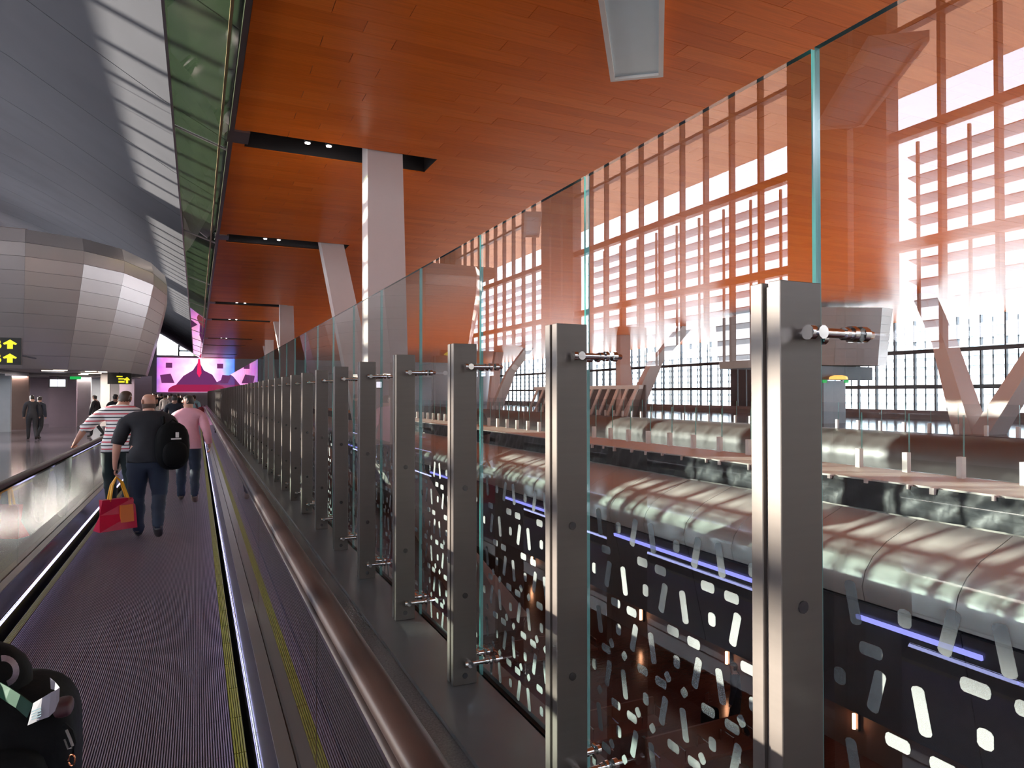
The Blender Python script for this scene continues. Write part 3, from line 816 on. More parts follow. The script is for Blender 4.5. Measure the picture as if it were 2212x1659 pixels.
def arrow(b, xc, zc, w_, h_, y0):
    pts = [(0, 0.5), (0.5, 0.08), (0.42, -0.06), (0.2, -0.0), (0.2, -0.5), (-0.2, -0.5), (-0.2, 0.0), (-0.42, -0.06), (-0.5, 0.08)]
    ring = [(xc + p[0] * w_, zc + p[1] * h_) for p in pts]
    # split into convex pieces
    b.rings([[(x, y, z) for x, z in (ring[0], ring[1], ring[2], ring[3], ring[6], ring[7], ring[8])] for y in (y0, y0 + 0.01)])
    b.rings([[(x, y, z) for x, z in (ring[3], ring[4], ring[5], ring[6])] for y in (y0, y0 + 0.01)])
for zz in (zc + 15 * pxm, zc - 15 * pxm):
    b = MB(); arrow(b, -19.5 * pxm, zz, 25 * pxm, 20 * pxm, -0.012); b.build('arrow', M['signyellow'], sg)
    text('B', 27 * pxm, M['signyellow'], sg, (-50 * pxm, -0.004, zz - 9.5 * pxm), (PI / 2, 0, 0), bold=0.008)
for xx in (-0.4, -2.4):
    b = MB(); b.tube([(xx, 0.14, zc), (xx, 3.95, zc)], 0.025, 6); b.build('hanger', M['frame'], sg)
Y = 31; xa, xc = at_px(232, Y), at_px(284, Y)
sg = empty('gate_sign', ((xa + xc) / 2, Y, 2.3), 0, 'small distant black and yellow gate sign above the striped shirt person', 'sign')
hw = (xc - xa) / 2
b = MB(); b.box(-hw, hw, 0, 0.12, -0.18, 0.25); b.build('board', M['signblack'], sg)
b = MB(); arrow(b, hw * 0.62, -0.02, 0.2, 0.26, -0.012); b.box(-hw * 0.1, hw * 0.42, -0.012, 0.0, 0.0, 0.05); b.box(-hw * 0.1, hw * 0.42, -0.012, 0.0, -0.12, -0.05); b.box(-hw * 0.25, hw * 0.25, -0.012, 0.0, 0.10, 0.14)
b.build('arrow', M['signyellow'], sg)
b = MB(); b.tube([(0, 0.06, 0.25), (0, 0.06, 0.33)], 0.02, 6); b.build('hanger', M['frame'], sg)

# ------------------------------------------------------------------ luminaires
def luminaire(loc, ang, L, W_, label, drop=0.0):
    r = empty('ceiling_luminaire', loc, ang, label, 'ceiling light')
    f = 0.07; hh = 0.16
    b = MB()
    b.box(-W_ / 2, -W_ / 2 + f, -L / 2, L / 2, -hh, 0); b.box(W_ / 2 - f, W_ / 2, -L / 2, L / 2, -hh, 0)
    b.box(-W_ / 2 + f, W_ / 2 - f, -L / 2, -L / 2 + f, -hh, 0); b.box(-W_ / 2 + f, W_ / 2 - f, L / 2 - f, L / 2, -hh, 0)
    b.build('frame', M['cream'], r)
    b = MB(); b.box(-W_ / 2 + f, W_ / 2 - f, -L / 2 + f, L / 2 - f, -hh + 0.04, -0.01); b.build('diffuser', M['diffuser'], r)
    if drop:
        for yy in (-L / 3, L / 3):
            b = MB(); b.tube([(0, yy, 0), (0, yy, drop)], 0.012, 6); b.build('cable', M['frame'], r)
    return r
ang = math.radians(-36.7)
ctr = Vector((5.03, 7.49)) 
luminaire((5.03, 7.25, CZ), ang, 3.7, 0.80, 'long pale blue framed light fixed to the wooden ceiling')
luminaire((-6.3, 18.8, 7.0), math.radians(25), 2.6, 0.5, 'slim framed light hanging under the grey vault, mirrored in the glass', drop=3.3)
luminaire((-7.0, 7.8, 6.9), math.radians(36.7), 3.2, 0.8, 'broad framed light hanging under the grey vault, mirrored near the picture edge', drop=3.9)

# ------------------------------------------------------------------ far concourse details
b = MB(); b.box(29.8, 35.0, 26.9, 27.3, 2.5, 3.25); o = b.build('portal_band', M['frame'], None); tag(o, 'dark band over the doorway under the pinkish pod', 'lintel')
b = MB(); b.box(31.0, 33.0, 29.5, 29.7, 0, 2.5); b.box(29.8, 35, 30.2, 30.4, 0, 3.25); struct('wall_east_shop', b, M['brown'])
b = MB(); b.box(33.1, 34.9, 28.6, 28.8, 0, 2.5); struct('wall_east_blue', b, M['bluegrey'])
r = empty('pendant_lamp', (31.9, 26.6, 2.77), 0, 'orange glowing lamp above the dark doorway under the pinkish pod', 'lamp')
b = MB(); b.rings([[(rr * math.cos(2 * PI * q / 12), rr * math.sin(2 * PI * q / 12), z) for q in range(12)] for rr, z in ((0.5, -0.25), (0.45, -0.1), (0.2, -0.02))]); b.build('shade', emis('amber_shade', (1.0, 0.40, 0.10), 0.8), r)
b = MB(); b.tube([(0, 0, -0.03), (0, 0, 0.0)], 0.02, 6); b.build('cord', M['frame'], r)
for i, xx in enumerate((31.2, 32.9)):
    b = MB(); b.box(xx, xx + 0.3, 27.0, 27.06, 2.34, 2.5); o = b.build('exit_sign', M['green'], None)
    tag(o, ['green exit sign on the window side, beneath the pinkish pod', 'green exit sign nearer the blue wall, beneath the pinkish pod'][1 - i] if i else 'green exit sign left of the orange lamp, beneath the pinkish pod', 'sign')
r = empty('slatted_screen', (29.9, 44.0, 0), 0, 'peach slatted enclosure on the far concourse seen through the glass', 'screen')
for k in range(14):
    b = MB(); b.rings([[(0, k * 1.3, 0), (0.12, k * 1.3, 0), (0.12, k * 1.3 + 0.35, 0), (0, k * 1.3 + 0.35, 0)], [(0.8, k * 1.3 - 0.3, 2.1), (0.92, k * 1.3 - 0.3, 2.1), (0.92, k * 1.3 + 0.05, 2.1), (0.8, k * 1.3 + 0.05, 2.1)]])
    b.build('slat', M['cream'], r)
b = MB(); b.box(0.75, 1.1, -0.6, 17.4, 2.1, 2.4); b.build('top_rail', M['cream'], r)
b = MB(); b.box(1.3, 1.4, -0.6, 17.4, 0, 2.4); b.build('back_panel', M['brown'], r)

# benches on the lower level
M['orange'] = mat('orange_leather', (0.14, 0.035, 0.015), rough=0.4)
def bench(x, y, rz, n, label):
    r = empty('bench', (x, y, -6.0), rz, label, 'bench', 'benches on the lower level')
    b = MB(); b.box(0, n * 0.62, 0, 0.5, 0.40, 0.46); b.build('seat', M['orange'], r)
    b = MB(); b.box(0, n * 0.62, 0.5, 0.55, 0.44, 0.85); b.build('backrest', M['orange'], r)
    b = MB(); b.box(0.0, n * 0.62, 0.22, 0.28, 0.34, 0.40); b.build('beam', M['chrome'], r)
    for k in range(n + 1):
        xx = k * 0.62
        b = MB(); b.tube([(xx, 0.08, 0.40), (xx, 0.06, 0.68), (xx, 0.44, 0.70), (xx, 0.46, 0.44)], 0.018, 6); b.build('armrest', M['chrome'], r)
    for xx in (0.3, n * 0.62 - 0.3):
        b = MB(); b.tube([(xx, 0.25, 0.34), (xx, 0.25, 0.02)], 0.03, 8); b.box(xx - 0.04, xx + 0.04, 0.0, 0.5, 0.0, 0.03); b.build('leg', M['chrome'], r)
bench(8.2, 10.9, 0, 4, 'orange bench with chrome arms on the lower floor, nearest the amber lamps')
bench(7.0, 12.4, 0, 4, 'second orange bench on the lower floor, behind the first')
bench(8.0, 16.9, 0, 4, 'third orange bench on the lower floor, close to the column foot')
bench(5.6, 16.9, 0, 3, 'orange bench on the lower floor beside the third, toward the near wall')


# ------------------------------------------------------------------ people
SKIN = mat('skin', (0.52, 0.27, 0.19), rough=0.5, var=0.06)
SKIND = mat('skin_tan', (0.36, 0.20, 0.14), rough=0.5, var=0.06)
HAIR = mat('dark_hair', (0.018, 0.013, 0.010), rough=0.5, var=0.4, scale=60)
HAIRB = mat('brown_hair', (0.06, 0.032, 0.018), rough=0.55, var=0.4, scale=60)
def cloth(n, c, r=0.8): return mat(n, c, rough=r, var=0.12, scale=9, bump=0.25)
C_BLACK = cloth('charcoal_cotton', (0.009, 0.0095, 0.013)); C_NAVY = cloth('navy_trousers', (0.010, 0.013, 0.024))
C_JEAN = cloth('dark_denim', (0.010, 0.017, 0.034)); C_PINK = cloth('pink_cotton', (0.68, 0.34, 0.40))
C_GREEN = cloth('dark_green_trousers', (0.008, 0.016, 0.016)); C_SHOE = mat('dark_shoe', (0.03, 0.025, 0.024), 0.4)
C_TAN = mat('tan_shoe', (0.20, 0.13, 0.09), 0.5); C_TEAL = cloth('teal_cotton', (0.22, 0.36, 0.40)); C_WHITE = cloth('white_robe_cloth', (0.72, 0.68, 0.62))
C_GREY = cloth('grey_cotton', (0.22, 0.22, 0.24)); C_RED = cloth('maroon_cloth', (0.20, 0.02, 0.03))
def stripes():
    m = bpy.data.materials.new('striped_jersey'); m.use_nodes = True; n = m.node_tree; bs = n.nodes['Principled BSDF']; bs.inputs['Roughness'].default_value = 0.8
    t = n.nodes.new('ShaderNodeTexCoord'); sp_ = n.nodes.new('ShaderNodeSeparateXYZ'); n.links.new(t.outputs['Object'], sp_.inputs[0])
    mu = n.nodes.new('ShaderNodeMath'); mu.operation = 'MULTIPLY'; mu.inputs[1].default_value = 1 / 0.098; n.links.new(sp_.outputs['Z'], mu.inputs[0])
    frn = n.nodes.new('ShaderNodeMath'); frn.operation = 'FRACT'; n.links.new(mu.outputs[0], frn.inputs[0])
    r = n.nodes.new('ShaderNodeValToRGB'); r.color_ramp.interpolation = 'CONSTANT'
    e = r.color_ramp.elements; e[0].color = (0.80, 0.78, 0.76, 1); e[1].position = 0.33; e[1].color = (0.03, 0.04, 0.05, 1)
    for p, c_ in ((0.50, (0.80, 0.78, 0.76, 1)), (0.83, (0.62, 0.05, 0.08, 1))): el = e.new(p); el.color = c_
    n.links.new(frn.outputs[0], r.inputs[0]); n.links.new(r.outputs[0], bs.inputs['Base Color']); return m
C_STRIPE = stripes()

def human_mesh(J, heavy=1.0, fingers=True):
    """J: joint dict; returns evaluated continuous body mesh and bone list"""
    V, E, R = [], [], []
    def v(p, rx, ry=None): V.append(Vector(p)); R.append((rx, ry or rx)); return len(V) - 1
    def e(a, c): E.append((a, c))
    h = heavy
    pel = v(J['pelvis'], 0.135 * h, 0.11 * h)
    wa = v(J['waist'], 0.135 * h * h, 0.115 * h * h); ch = v(J['chest'], 0.155 * h, 0.12 * h); up = v(J['upper'], 0.12 * h, 0.10 * h)
    nk = v(J['neck'], 0.062 * h ** 0.5); h0 = v(J['head0'], 0.070); h1 = v(J['head1'], 0.080, 0.092); h2 = v(J['head2'], 0.082, 0.094); h3 = v(J['head3'], 0.050)
    for a, c in ((pel, wa), (wa, ch), (ch, up), (up, nk), (nk, h0), (h0, h1), (h1, h2), (h2, h3)): e(a, c)
    bones = [('torso', pel, wa), ('torso', wa, ch), ('torso', ch, up), ('neck', up, nk), ('head', nk, h0), ('head', h0, h1), ('head', h1, h2), ('head', h2, h3)]
    for s_ in 'LR':
        sh = v(J['sh' + s_], 0.060 * h); el = v(J['el' + s_], 0.046 * h ** 0.5); m1 = v(Vector(J['el' + s_]).lerp(Vector(J['wr' + s_]), 0.35), 0.044 * h ** 0.5)
        wr = v(J['wr' + s_], 0.029); hd = v(J['ha' + s_], 0.036, 0.022)
        for a, c in ((up, sh), (sh, el), (el, m1), (m1, wr), (wr, hd)): e(a, c)
        bones += [('uarm', sh, el), ('farm', el, m1), ('farm', m1, wr), ('hand', wr, hd), ('torso', up, sh)]
        hp = v(J['hp' + s_], 0.098 * h); th_ = v(Vector(J['hp' + s_]).lerp(Vector(J['kn' + s_]), 0.45), 0.088 * h); kn = v(J['kn' + s_], 0.062 * h ** 0.5)
        cf = v(Vector(J['kn' + s_]).lerp(Vector(J['an' + s_]), 0.35), 0.060 * h ** 0.5); an = v(J['an' + s_], 0.042); he = v(J['to' + s_], 0.042, 0.034)
        for a, c in ((pel, hp), (hp, th_), (th_, kn), (kn, cf), (cf, an), (an, he)): e(a, c)
        bones += [('leg', pel, hp), ('leg', hp, th_), ('leg', th_, kn), ('leg', kn, cf), ('leg', cf, an), ('foot', an, he)]
    me = bpy.data.meshes.new('body'); me.from_pydata(V, E, [])
    o = bpy.data.objects.new('tmp', me); COL.objects.link(o)
    md = o.modifiers.new('skin', 'SKIN'); md.use_smooth_shade = True
    for i, sv in enumerate(me.skin_vertices[0].data):
        sv.radius = R[i]; sv.use_root = (i == 0)
    sb = o.modifiers.new('sub', 'SUBSURF'); sb.levels = 2; sb.render_levels = 2
    dg = bpy.context.evaluated_depsgraph_get(); dg.update()
    m2 = bpy.data.meshes.new_from_object(o.evaluated_get(dg)); bpy.data.objects.remove(o)
    lab = []
    for p in m2.polygons:
        c = p.center; best = None
        for (nm, a, q) in bones:
            A, B = V[a], V[q]; ab = B - A; t = max(0, min(1, (c - A).dot(ab) / max(ab.dot(ab), 1e-9))); d_ = (c - (A + ab * t)).length
            if best is None or d_ < best[0]: best = (d_, nm)
        lab.append(best[1])
    return m2, lab

from mathutils import noise as mnoise
def sub_mesh(m2, keep, off, wr=0.0, cuts=None):
    nm = [v_.normal.copy() for v_ in m2.vertices]; mp = {}; V = []; Fc = []
    for i, p in enumerate(m2.polygons):
        if not keep(i, p): continue
        f = []
        for vi_ in p.vertices:
            if vi_ not in mp: mp[vi_] = len(V); co_ = m2.vertices[vi_].co; V.append(co_ + nm[vi_] * (off + (wr * mnoise.noise(Vector((co_.x * 9, co_.y * 9, co_.z * 16))) + wr * 0.6 * mnoise.noise(Vector((co_.x * 22, co_.y * 22, co_.z * 30 + 7))) if wr else 0)))
            f.append(mp[vi_])
        Fc.append(f)
    me = bpy.data.meshes.new('garment'); me.from_pydata(V, [], Fc)
    if cuts:
        b = bmesh.new(); b.from_mesh(me)
        for co, no in cuts:
            bmesh.ops.bisect_plane(b, geom=b.verts[:] + b.edges[:] + b.faces[:], plane_co=co, plane_no=no, clear_inner=True)
        b.to_mesh(me); b.free()
    me.shade_smooth(); return me

def std_pose(hh=1.75, stride=0.28, lean=0.03, arms=None, heavy=1.0, headturn=0.0):
    k = hh / 1.75; w_ = 0.19 * (1 + (heavy - 1) * 0.7)
    J = dict(pelvis=(0, 0, 0.96), waist=(0, lean * 0.4 + 0.01 * (heavy > 1.1), 1.12), chest=(0, lean * 0.8, 1.30), upper=(0, lean, 1.42), neck=(0, lean * 1.3, 1.50),
             head0=(0, lean * 1.5 + 0.01, 1.555), head1=(0, lean * 1.6 + 0.015, 1.62), head2=(0, lean * 1.6 + 0.01, 1.68), head3=(0, lean * 1.6, 1.722))
    for s_, sg_ in (('L', -1), ('R', 1)):
        J['sh' + s_] = (sg_ * w_, lean, 1.40)
        J['el' + s_] = (sg_ * (w_ + 0.06 * heavy), lean - 0.04 * sg_, 1.13); J['wr' + s_] = (sg_ * (w_ + 0.06 * heavy), lean + 0.05 - 0.04 * sg_, 0.90)
        J['ha' + s_] = (sg_ * (w_ + 0.05 * heavy), lean + 0.07 - 0.04 * sg_, 0.82)
        J['hp' + s_] = (sg_ * 0.095 * heavy, 0, 0.90)
    J['knL'] = (-0.10 * heavy, stride * 0.45, 0.50); J['anL'] = (-0.10, stride * 0.55, 0.085); J['toL'] = (-0.11, stride * 0.55 + 0.15, 0.04)
    J['knR'] = (0.10 * heavy, -stride * 0.05 + 0.02, 0.49); J['anR'] = (0.10, -stride, 0.14); J['toR'] = (0.11, -stride + 0.13, 0.04)
    if arms: J.update(arms)
    for q in J: J[q] = tuple(c * k for c in J[q])
    return J

def add_head_details(root, J, skin, hair, turn=0.0, bald=False, k=1.0):
    c = Vector(J['head1']) + Vector((0, 0.0, 0.01))
    b = MB()
    R_ = Matrix.Rotation(turn, 3, 'Z')
    def pt(x, y, z): q = R_ @ Vector((x, y, z)); return tuple(c + q * k)
    # nose, ears, lips, chin: small shapes on the front (+y)
    b.rings([[pt(-0.008, 0.085, 0.03), pt(0.008, 0.085, 0.03), pt(0.0, 0.094, 0.03)], [pt(-0.017, 0.085, -0.015), pt(0.017, 0.085, -0.015), pt(0, 0.118, -0.010)], [pt(-0.012, 0.084, -0.025), pt(0.012, 0.084, -0.025), pt(0, 0.1, -0.024)]])
    for s_ in (-1, 1):
        b.rings([[pt(s_ * 0.072, -0.01 + 0.014 * math.cos(a), 0.0 + 0.026 * math.sin(a)) for a in [2 * PI * q / 8 for q in range(8)]], [pt(s_ * 0.092, -0.02 + 0.015 * math.cos(a), 0.004 + 0.028 * math.sin(a)) for a in [2 * PI * q / 8 for q in range(8)]]])
    b.rings([[pt(0.03 * math.cos(a), 0.045 + 0.03 * math.sin(a), -0.095) for a in [2 * PI * q / 8 for q in range(8)]], [pt(0.045 * math.cos(a), 0.05 + 0.040 * math.sin(a), -0.06) for a in [2 * PI * q / 8 for q in range(8)]]])
    b.build('face', skin, root, smooth=True)
    b = MB()
    for s_ in (-1, 1): b.rings([[pt(s_ * 0.032 + 0.011 * math.cos(a), 0.082, 0.022 + 0.006 * math.sin(a)) for a in [2 * PI * q / 8 for q in range(8)]], [pt(s_ * 0.032 + 0.010 * math.cos(a), 0.092, 0.022 + 0.005 * math.sin(a)) for a in [2 * PI * q / 8 for q in range(8)]]])
    b.rings([[pt(-0.024, 0.086, -0.046), pt(0.024, 0.086, -0.046), pt(0.02, 0.094, -0.040), pt(-0.02, 0.094, -0.040)], [pt(-0.024, 0.086, -0.052), pt(0.024, 0.086, -0.052), pt(0.02, 0.094, -0.050), pt(-0.02, 0.094, -0.050)]])
    b.build('eyes_and_mouth', C_SHOE, root)

def fingers(root, J, skin, curl=0.5):
    b = MB()
    for s_, sg_ in (('L', -1), ('R', 1)):
        ha = Vector(J['ha' + s_]); wr = Vector(J['wr' + s_]); d_ = (ha - wr).normalized(); side = Vector((0, 1, 0)) - d_ * d_.y; side.normalize(); inn = Vector((-sg_, 0, 0))
        for q, (off, L) in enumerate(((-0.027, 0.060), (-0.009, 0.075), (0.009, 0.080), (0.026, 0.070))):
            p0 = ha + side * off; p1 = p0 + d_ * L * 0.55; p2 = p1 + (d_ * (1 - curl) + inn * curl).normalized() * L * 0.45; p3 = p2 + (d_ * (0.6 - curl) + inn).normalized() * L * 0.3
            b.tube([p0, p1, p2, p3], [0.0095, 0.009, 0.008, 0.006], 6)
        p0 = wr.lerp(ha, 0.5) + side * 0.02; p1 = p0 + (side * 0.8 + d_ * 0.6 + inn * 0.2).normalized() * 0.035; p2 = p1 + (d_ + inn * 0.5).normalized() * 0.03
        b.tube([p0, p1, p2], [0.012, 0.010, 0.007], 6)
    return b.build('fingers', skin, root, smooth=True)

def person(name, label, loc, rz, J, heavy, skin, shirt, trousers, shoes, hair=None, long_sleeve=False, hem=0.90, detail=True, turn=0.0, bald=False, robe=False, group=None):
    r = empty(name, loc, rz, label, 'person', group)
    m2, lab = human_mesh(J, heavy)
    m2.materials.clear(); m2.materials.append(skin)
    body = bpy.data.objects.new('body', m2); COL.objects.link(body); body.parent = r
    def up_frac(c): return c
    shl = {}
    def keep_shirt(i, p):
        l = lab[i]
        if l in ('torso',): return p.center.z > hem - 0.08
        if l == 'neck': return True
        if l == 'leg': return robe or p.center.z > hem - 0.08
        if l == 'uarm':
            return True
        if l == 'farm': return long_sleeve
        return False
    def mk(n, me, m):
        o = bpy.data.objects.new(n, me); me.materials.append(m); COL.objects.link(o); o.parent = r
        sd_ = o.modifiers.new('thick', 'SOLIDIFY'); sd_.thickness = 0.005; sd_.offset = 1; return o
    mk('robe' if robe else 'shirt', sub_mesh(m2, keep_shirt, 0.020, 0.011, [((0, 0, hem if not robe else 0.1), (0, 0, 1)), ((0, J['neck'][1], J['neck'][2] + 0.004), (0, -0.25, -1))]), shirt)
    if not robe:
        mk('trousers', sub_mesh(m2, lambda i, p: (lab[i] == 'leg' and p.center.z > 0.06) or (lab[i] == 'torso' and p.center.z < hem + 0.06), 0.014, 0.010), trousers)
    mk('shoes', sub_mesh(m2, lambda i, p: lab[i] == 'foot' or (lab[i] == 'leg' and p.center.z < 0.10), 0.012), shoes)
    if hair:
        c = Vector(J['head1']); R_ = Matrix.Rotation(-turn, 3, 'Z')
        def kh(i, p):
            if lab[i] != 'head': return False
            q = R_ @ (p.center - c)
            if bald: return q.z < -0.01 and q.z > -0.065 and q.y < 0.01
            return q.z > 0.055 or (q.y < -0.005 and q.z > -0.032)
        mk('hair', sub_mesh(m2, kh, 0.006), hair)
    if detail:
        add_head_details(r, J, skin, hair, turn, bald, J['head1'][2] / 1.62); fingers(r, J, skin)
    return r

# bald man in black T-shirt
Jb = std_pose(1.77, stride=0.26, lean=0.05, heavy=1.2, arms=dict(elL=(-0.32, 0.0, 1.14), wrL=(-0.345, 0.04, 0.90), haL=(-0.345, 0.05, 0.82), elR=(0.33, 0.08, 1.16), wrR=(0.30, 0.26, 1.10), haR=(0.27, 0.33, 1.12), knR=(0.12, 0.06, 0.50), anR=(0.12, -0.27, 0.19), toR=(0.13, -0.17, 0.07), shL=(-0.235, 0.05, 1.385), shR=(0.235, 0.05, 1.385)))
bald = person('person', 'bald person in a black T-shirt and dark jeans walking with a red bag and backpack', (-0.53, 9.35, 0), 0.0, Jb, 1.22, SKIN, C_BLACK, C_JEAN, C_SHOE, hair=mat('cropped_hair', (0.085, 0.045, 0.032), 0.7, var=0.3, scale=60), turn=0.5, bald=True, hem=0.93)
Js = std_pose(1.82, stride=0.22, lean=0.06, heavy=1.22, arms=dict(elL=(-0.42, 0.0, 1.20), wrL=(-0.53, 0.10, 1.02), haL=(-0.56, 0.17, 0.985), head1=(0.05, 0.12, 1.60), head2=(0.06, 0.12, 1.66), head3=(0.06, 0.11, 1.71), head0=(0.02, 0.10, 1.54)))
person('person', 'person in a red, white and black striped shirt resting a hand on the handrail', (-0.99, 11.2, 0), 0.0, Js, 1.18, SKIN, C_STRIPE, C_GREEN, C_SHOE, hair=HAIRB, turn=-0.3, hem=0.93)
Jp = std_pose(1.74, stride=0.30, lean=0.03, heavy=1.02, arms=dict(elR=(0.27, -0.06, 1.16), wrR=(0.31, -0.02, 0.94), haR=(0.32, 0.0, 0.86)))
person('person', 'person in a pink long sleeved shirt and blue jeans looking toward the others', (-0.12, 12.3, 0), 0.0, Jp, 1.02, SKIN, C_PINK, C_JEAN, C_TAN, hair=HAIR, long_sleeve=True, turn=1.2, hem=0.86)

# backpack on the bald man's right shoulder
def blob(b, c, rx, ry, rz_, p=2.6, n=16, m=10, mi=0):
    rg = []
    for i in range(m + 1):
        ph = -PI / 2 + PI * i / m; cz = math.copysign(abs(math.sin(ph)) ** (2 / p), math.sin(ph)); cr_ = max(abs(math.cos(ph)) ** (2 / p), 0.02)
        rg.append([(c[0] + rx * cr_ * math.copysign(abs(math.cos(a)) ** (2 / p), math.cos(a)), c[1] + ry * cr_ * math.copysign(abs(math.sin(a)) ** (2 / p), math.sin(a)), c[2] + rz_ * cz) for a in [2 * PI * q / n for q in range(n)]])
    b.rings(rg, mi)
BP = mat('black_nylon', (0.004, 0.004, 0.004), rough=0.75, spec=0.1, var=0.3, scale=20, bump=0.3)
r = empty('backpack', (-0.26, 9.17, 1.12), 0.3, 'black backpack slung on the shoulder of the bald person', 'backpack')
b = MB(); blob(b, (0, 0, 0), 0.19, 0.12, 0.285); b.build('bag', BP, r, smooth=True)
b = MB(); blob(b, (0.0, -0.11, -0.09), 0.14, 0.06, 0.15); b.build('front_pocket', BP, r, smooth=True)
b = MB(); b.tube([(-0.08, 0.06, 0.26), (-0.07, 0.12, 0.34), (-0.07, 0.26, 0.34), (-0.09, 0.30, 0.2)], 0.02, 8); b.tube([(-0.04, 0, 0.28), (0, 0, 0.32), (0.05, 0, 0.28)], 0.01, 6); b.build('strap', BP, r, smooth=True)
b = MB(); b.box(-0.05, 0.06, -0.135, -0.118, 0.085, 0.10); b.box(0.0, 0.03, -0.145, -0.12, 0.11, 0.17); b.build('luggage_tag', M['cream'], r)

# red shopping bag
RED = mat('glossy_red_bag', (0.50, 0.006, 0.035), rough=0.3, var=0.05); YEL = mat('yellow_orange_handle', (0.85, 0.40, 0.01), rough=0.5); ORN = mat('orange_square_print', (0.70, 0.16, 0.02), rough=0.5)
r = empty('shopping_bag', (-0.86, 9.35, 0.145), 0.5, 'red paper shopping bag with yellow handles hanging from the hand of the bald person', 'shopping bag')
b = MB()
b.rings([[(-0.215, -0.09, 0), (0.205, -0.09, 0), (0.205, 0.09, 0), (-0.215, 0.09, 0)], [(-0.18, 0.0, 0.18), (0.2, -0.066, 0.18), (0.2, 0.066, 0.18), (-0.18, 0.001, 0.18)], [(-0.17, -0.045, 0.36), (0.19, -0.045, 0.36), (0.19, 0.045, 0.36), (-0.17, 0.045, 0.36)]])
b.build('bag', RED, r)
b = MB(); b.rings([[(0.02, -0.084, 0.08), (0.17, -0.085, 0.08), (0.165, -0.062, 0.28), (0.02, -0.058, 0.28)], [(0.02, -0.05, 0.08), (0.17, -0.05, 0.08), (0.165, -0.04, 0.28), (0.02, -0.04, 0.28)]]); b.build('printed_square', ORN, r)
for yy in (-0.03, 0.03):
    b = MB(); b.tube([(-0.08, yy, 0.34), (-0.05, yy * 0.6, 0.52), (0.0, 0, 0.615), (0.06, yy * 0.6, 0.55), (0.13, yy, 0.34)], 0.014, 8); b.build('handle', YEL, r, smooth=True)

# walkers further away
Jw = std_pose(1.75, stride=0.25, lean=0.03); 
wm, wl = human_mesh(Jw, 1.0)
gs_ = dict(shirt=sub_mesh(wm, lambda i, p: (wl[i] in ('torso', 'uarm', 'farm') and (p.center.z > 0.88)) or (wl[i] == 'neck' and p.center.z < 1.46), 0.016),
           trousers=sub_mesh(wm, lambda i, p: wl[i] == 'leg' or (wl[i] == 'torso' and p.center.z < 0.95), 0.012),
           shoes=sub_mesh(wm, lambda i, p: wl[i] == 'foot', 0.01), hair=sub_mesh(wm, lambda i, p: wl[i] == 'head' and ((p.center - Vector(Jw['head1'])).z > 0.05 or ((p.center - Vector(Jw['head1'])).y < 0 and (p.center - Vector(Jw['head1'])).z > -0.05)), 0.006))
wm.materials.clear(); wm.materials.append(SKIND)
def walker(x, y, z, rz, shirt, trousers, label, sc=1.0, hair=HAIR, group=None):
    r = empty('person', (x, y, z), rz, label, 'person', group); r.scale = (sc, sc, sc)
    o = bpy.data.objects.new('body', wm); COL.objects.link(o); o.parent = r
    for n, m in (('shirt', shirt), ('trousers', trousers), ('shoes', C_SHOE), ('hair', hair)):
        me = gs_[n]
        if not me.materials: me.materials.append(m)
        o = bpy.data.objects.new(n, me); COL.objects.link(o); o.parent = r
        o.material_slots[0].link = 'OBJECT'; o.material_slots[0].material = m
    return r
def wpx(px, Y): return at_px(px, Y)
walker(wpx(419, 33), 33, 0, 0, C_TEAL, C_NAVY, 'person in a pale teal shirt far ahead on the walkway with a maroon bag', 0.97)
r = empty('shoulder_bag', (wpx(431, 33), 32.9, 0.95), 0, 'maroon bag at the side of the person in the teal shirt', 'bag')
b = MB(); blob(b, (0.06, 0, 0), 0.14, 0.09, 0.22); b.build('bag', C_RED, r, smooth=True)
b = MB(); b.tube([(-0.1, 0, 0.2), (-0.2, 0.05, 0.45), (-0.28, 0.1, 0.5)], 0.015, 6); b.build('strap', C_RED, r)
walker(wpx(208, 32), 32, 0, 1.2, C_BLACK, C_BLACK, 'dark clothed person standing by the slim pale column under the pod', 0.98)
walker(wpx(70, 31), 31, 0, 0.3, C_BLACK, C_BLACK, 'dark clothed person standing in the brown doorway under the pod', 0.98)
walker(wpx(84, 31.4), 31.4, 0, -0.4, C_NAVY, C_BLACK, 'second dark clothed person beside the one in the brown doorway', 0.95)
walker(wpx(250, 26), 26, 0, 0.2, C_BLACK, C_BLACK, 'person in a dark cap ahead of the striped shirt person', 1.0)
walker(wpx(377, 22), 22, 0, 0.0, C_NAVY, C_NAVY, 'person in navy walking just ahead of the pink shirted person', 0.99)
crowd = [(338, 46, C_BLACK, 'black'), (348, 47, C_BLACK, 'black'), (356, 43, C_WHITE, 'white'), (364, 50, C_NAVY, 'navy'), (371, 46, C_GREY, 'grey'), (384, 48, C_BLACK, 'black'), (332, 52, C_WHITE, 'white'), (343, 56, C_NAVY, 'navy'), (360, 58, C_RED, 'maroon'), (391, 54, C_NAVY, 'navy'), (400, 60, C_BLACK, 'black'), (327, 49, C_GREY, 'grey')]
for i, (px, Y, c_, nm) in enumerate(crowd):
    walker(wpx(px, Y), Y, 0, random.uniform(-0.5, 0.5) + (PI if i % 3 == 0 else 0), c_, C_BLACK if i % 2 else C_WHITE, 'tiny distant traveller in %s top and %s trousers among the crowd past the walkway end' % (nm, 'black' if i % 2 else 'white'), random.uniform(0.94, 1.03), group='distant crowd at the end of the walkway')
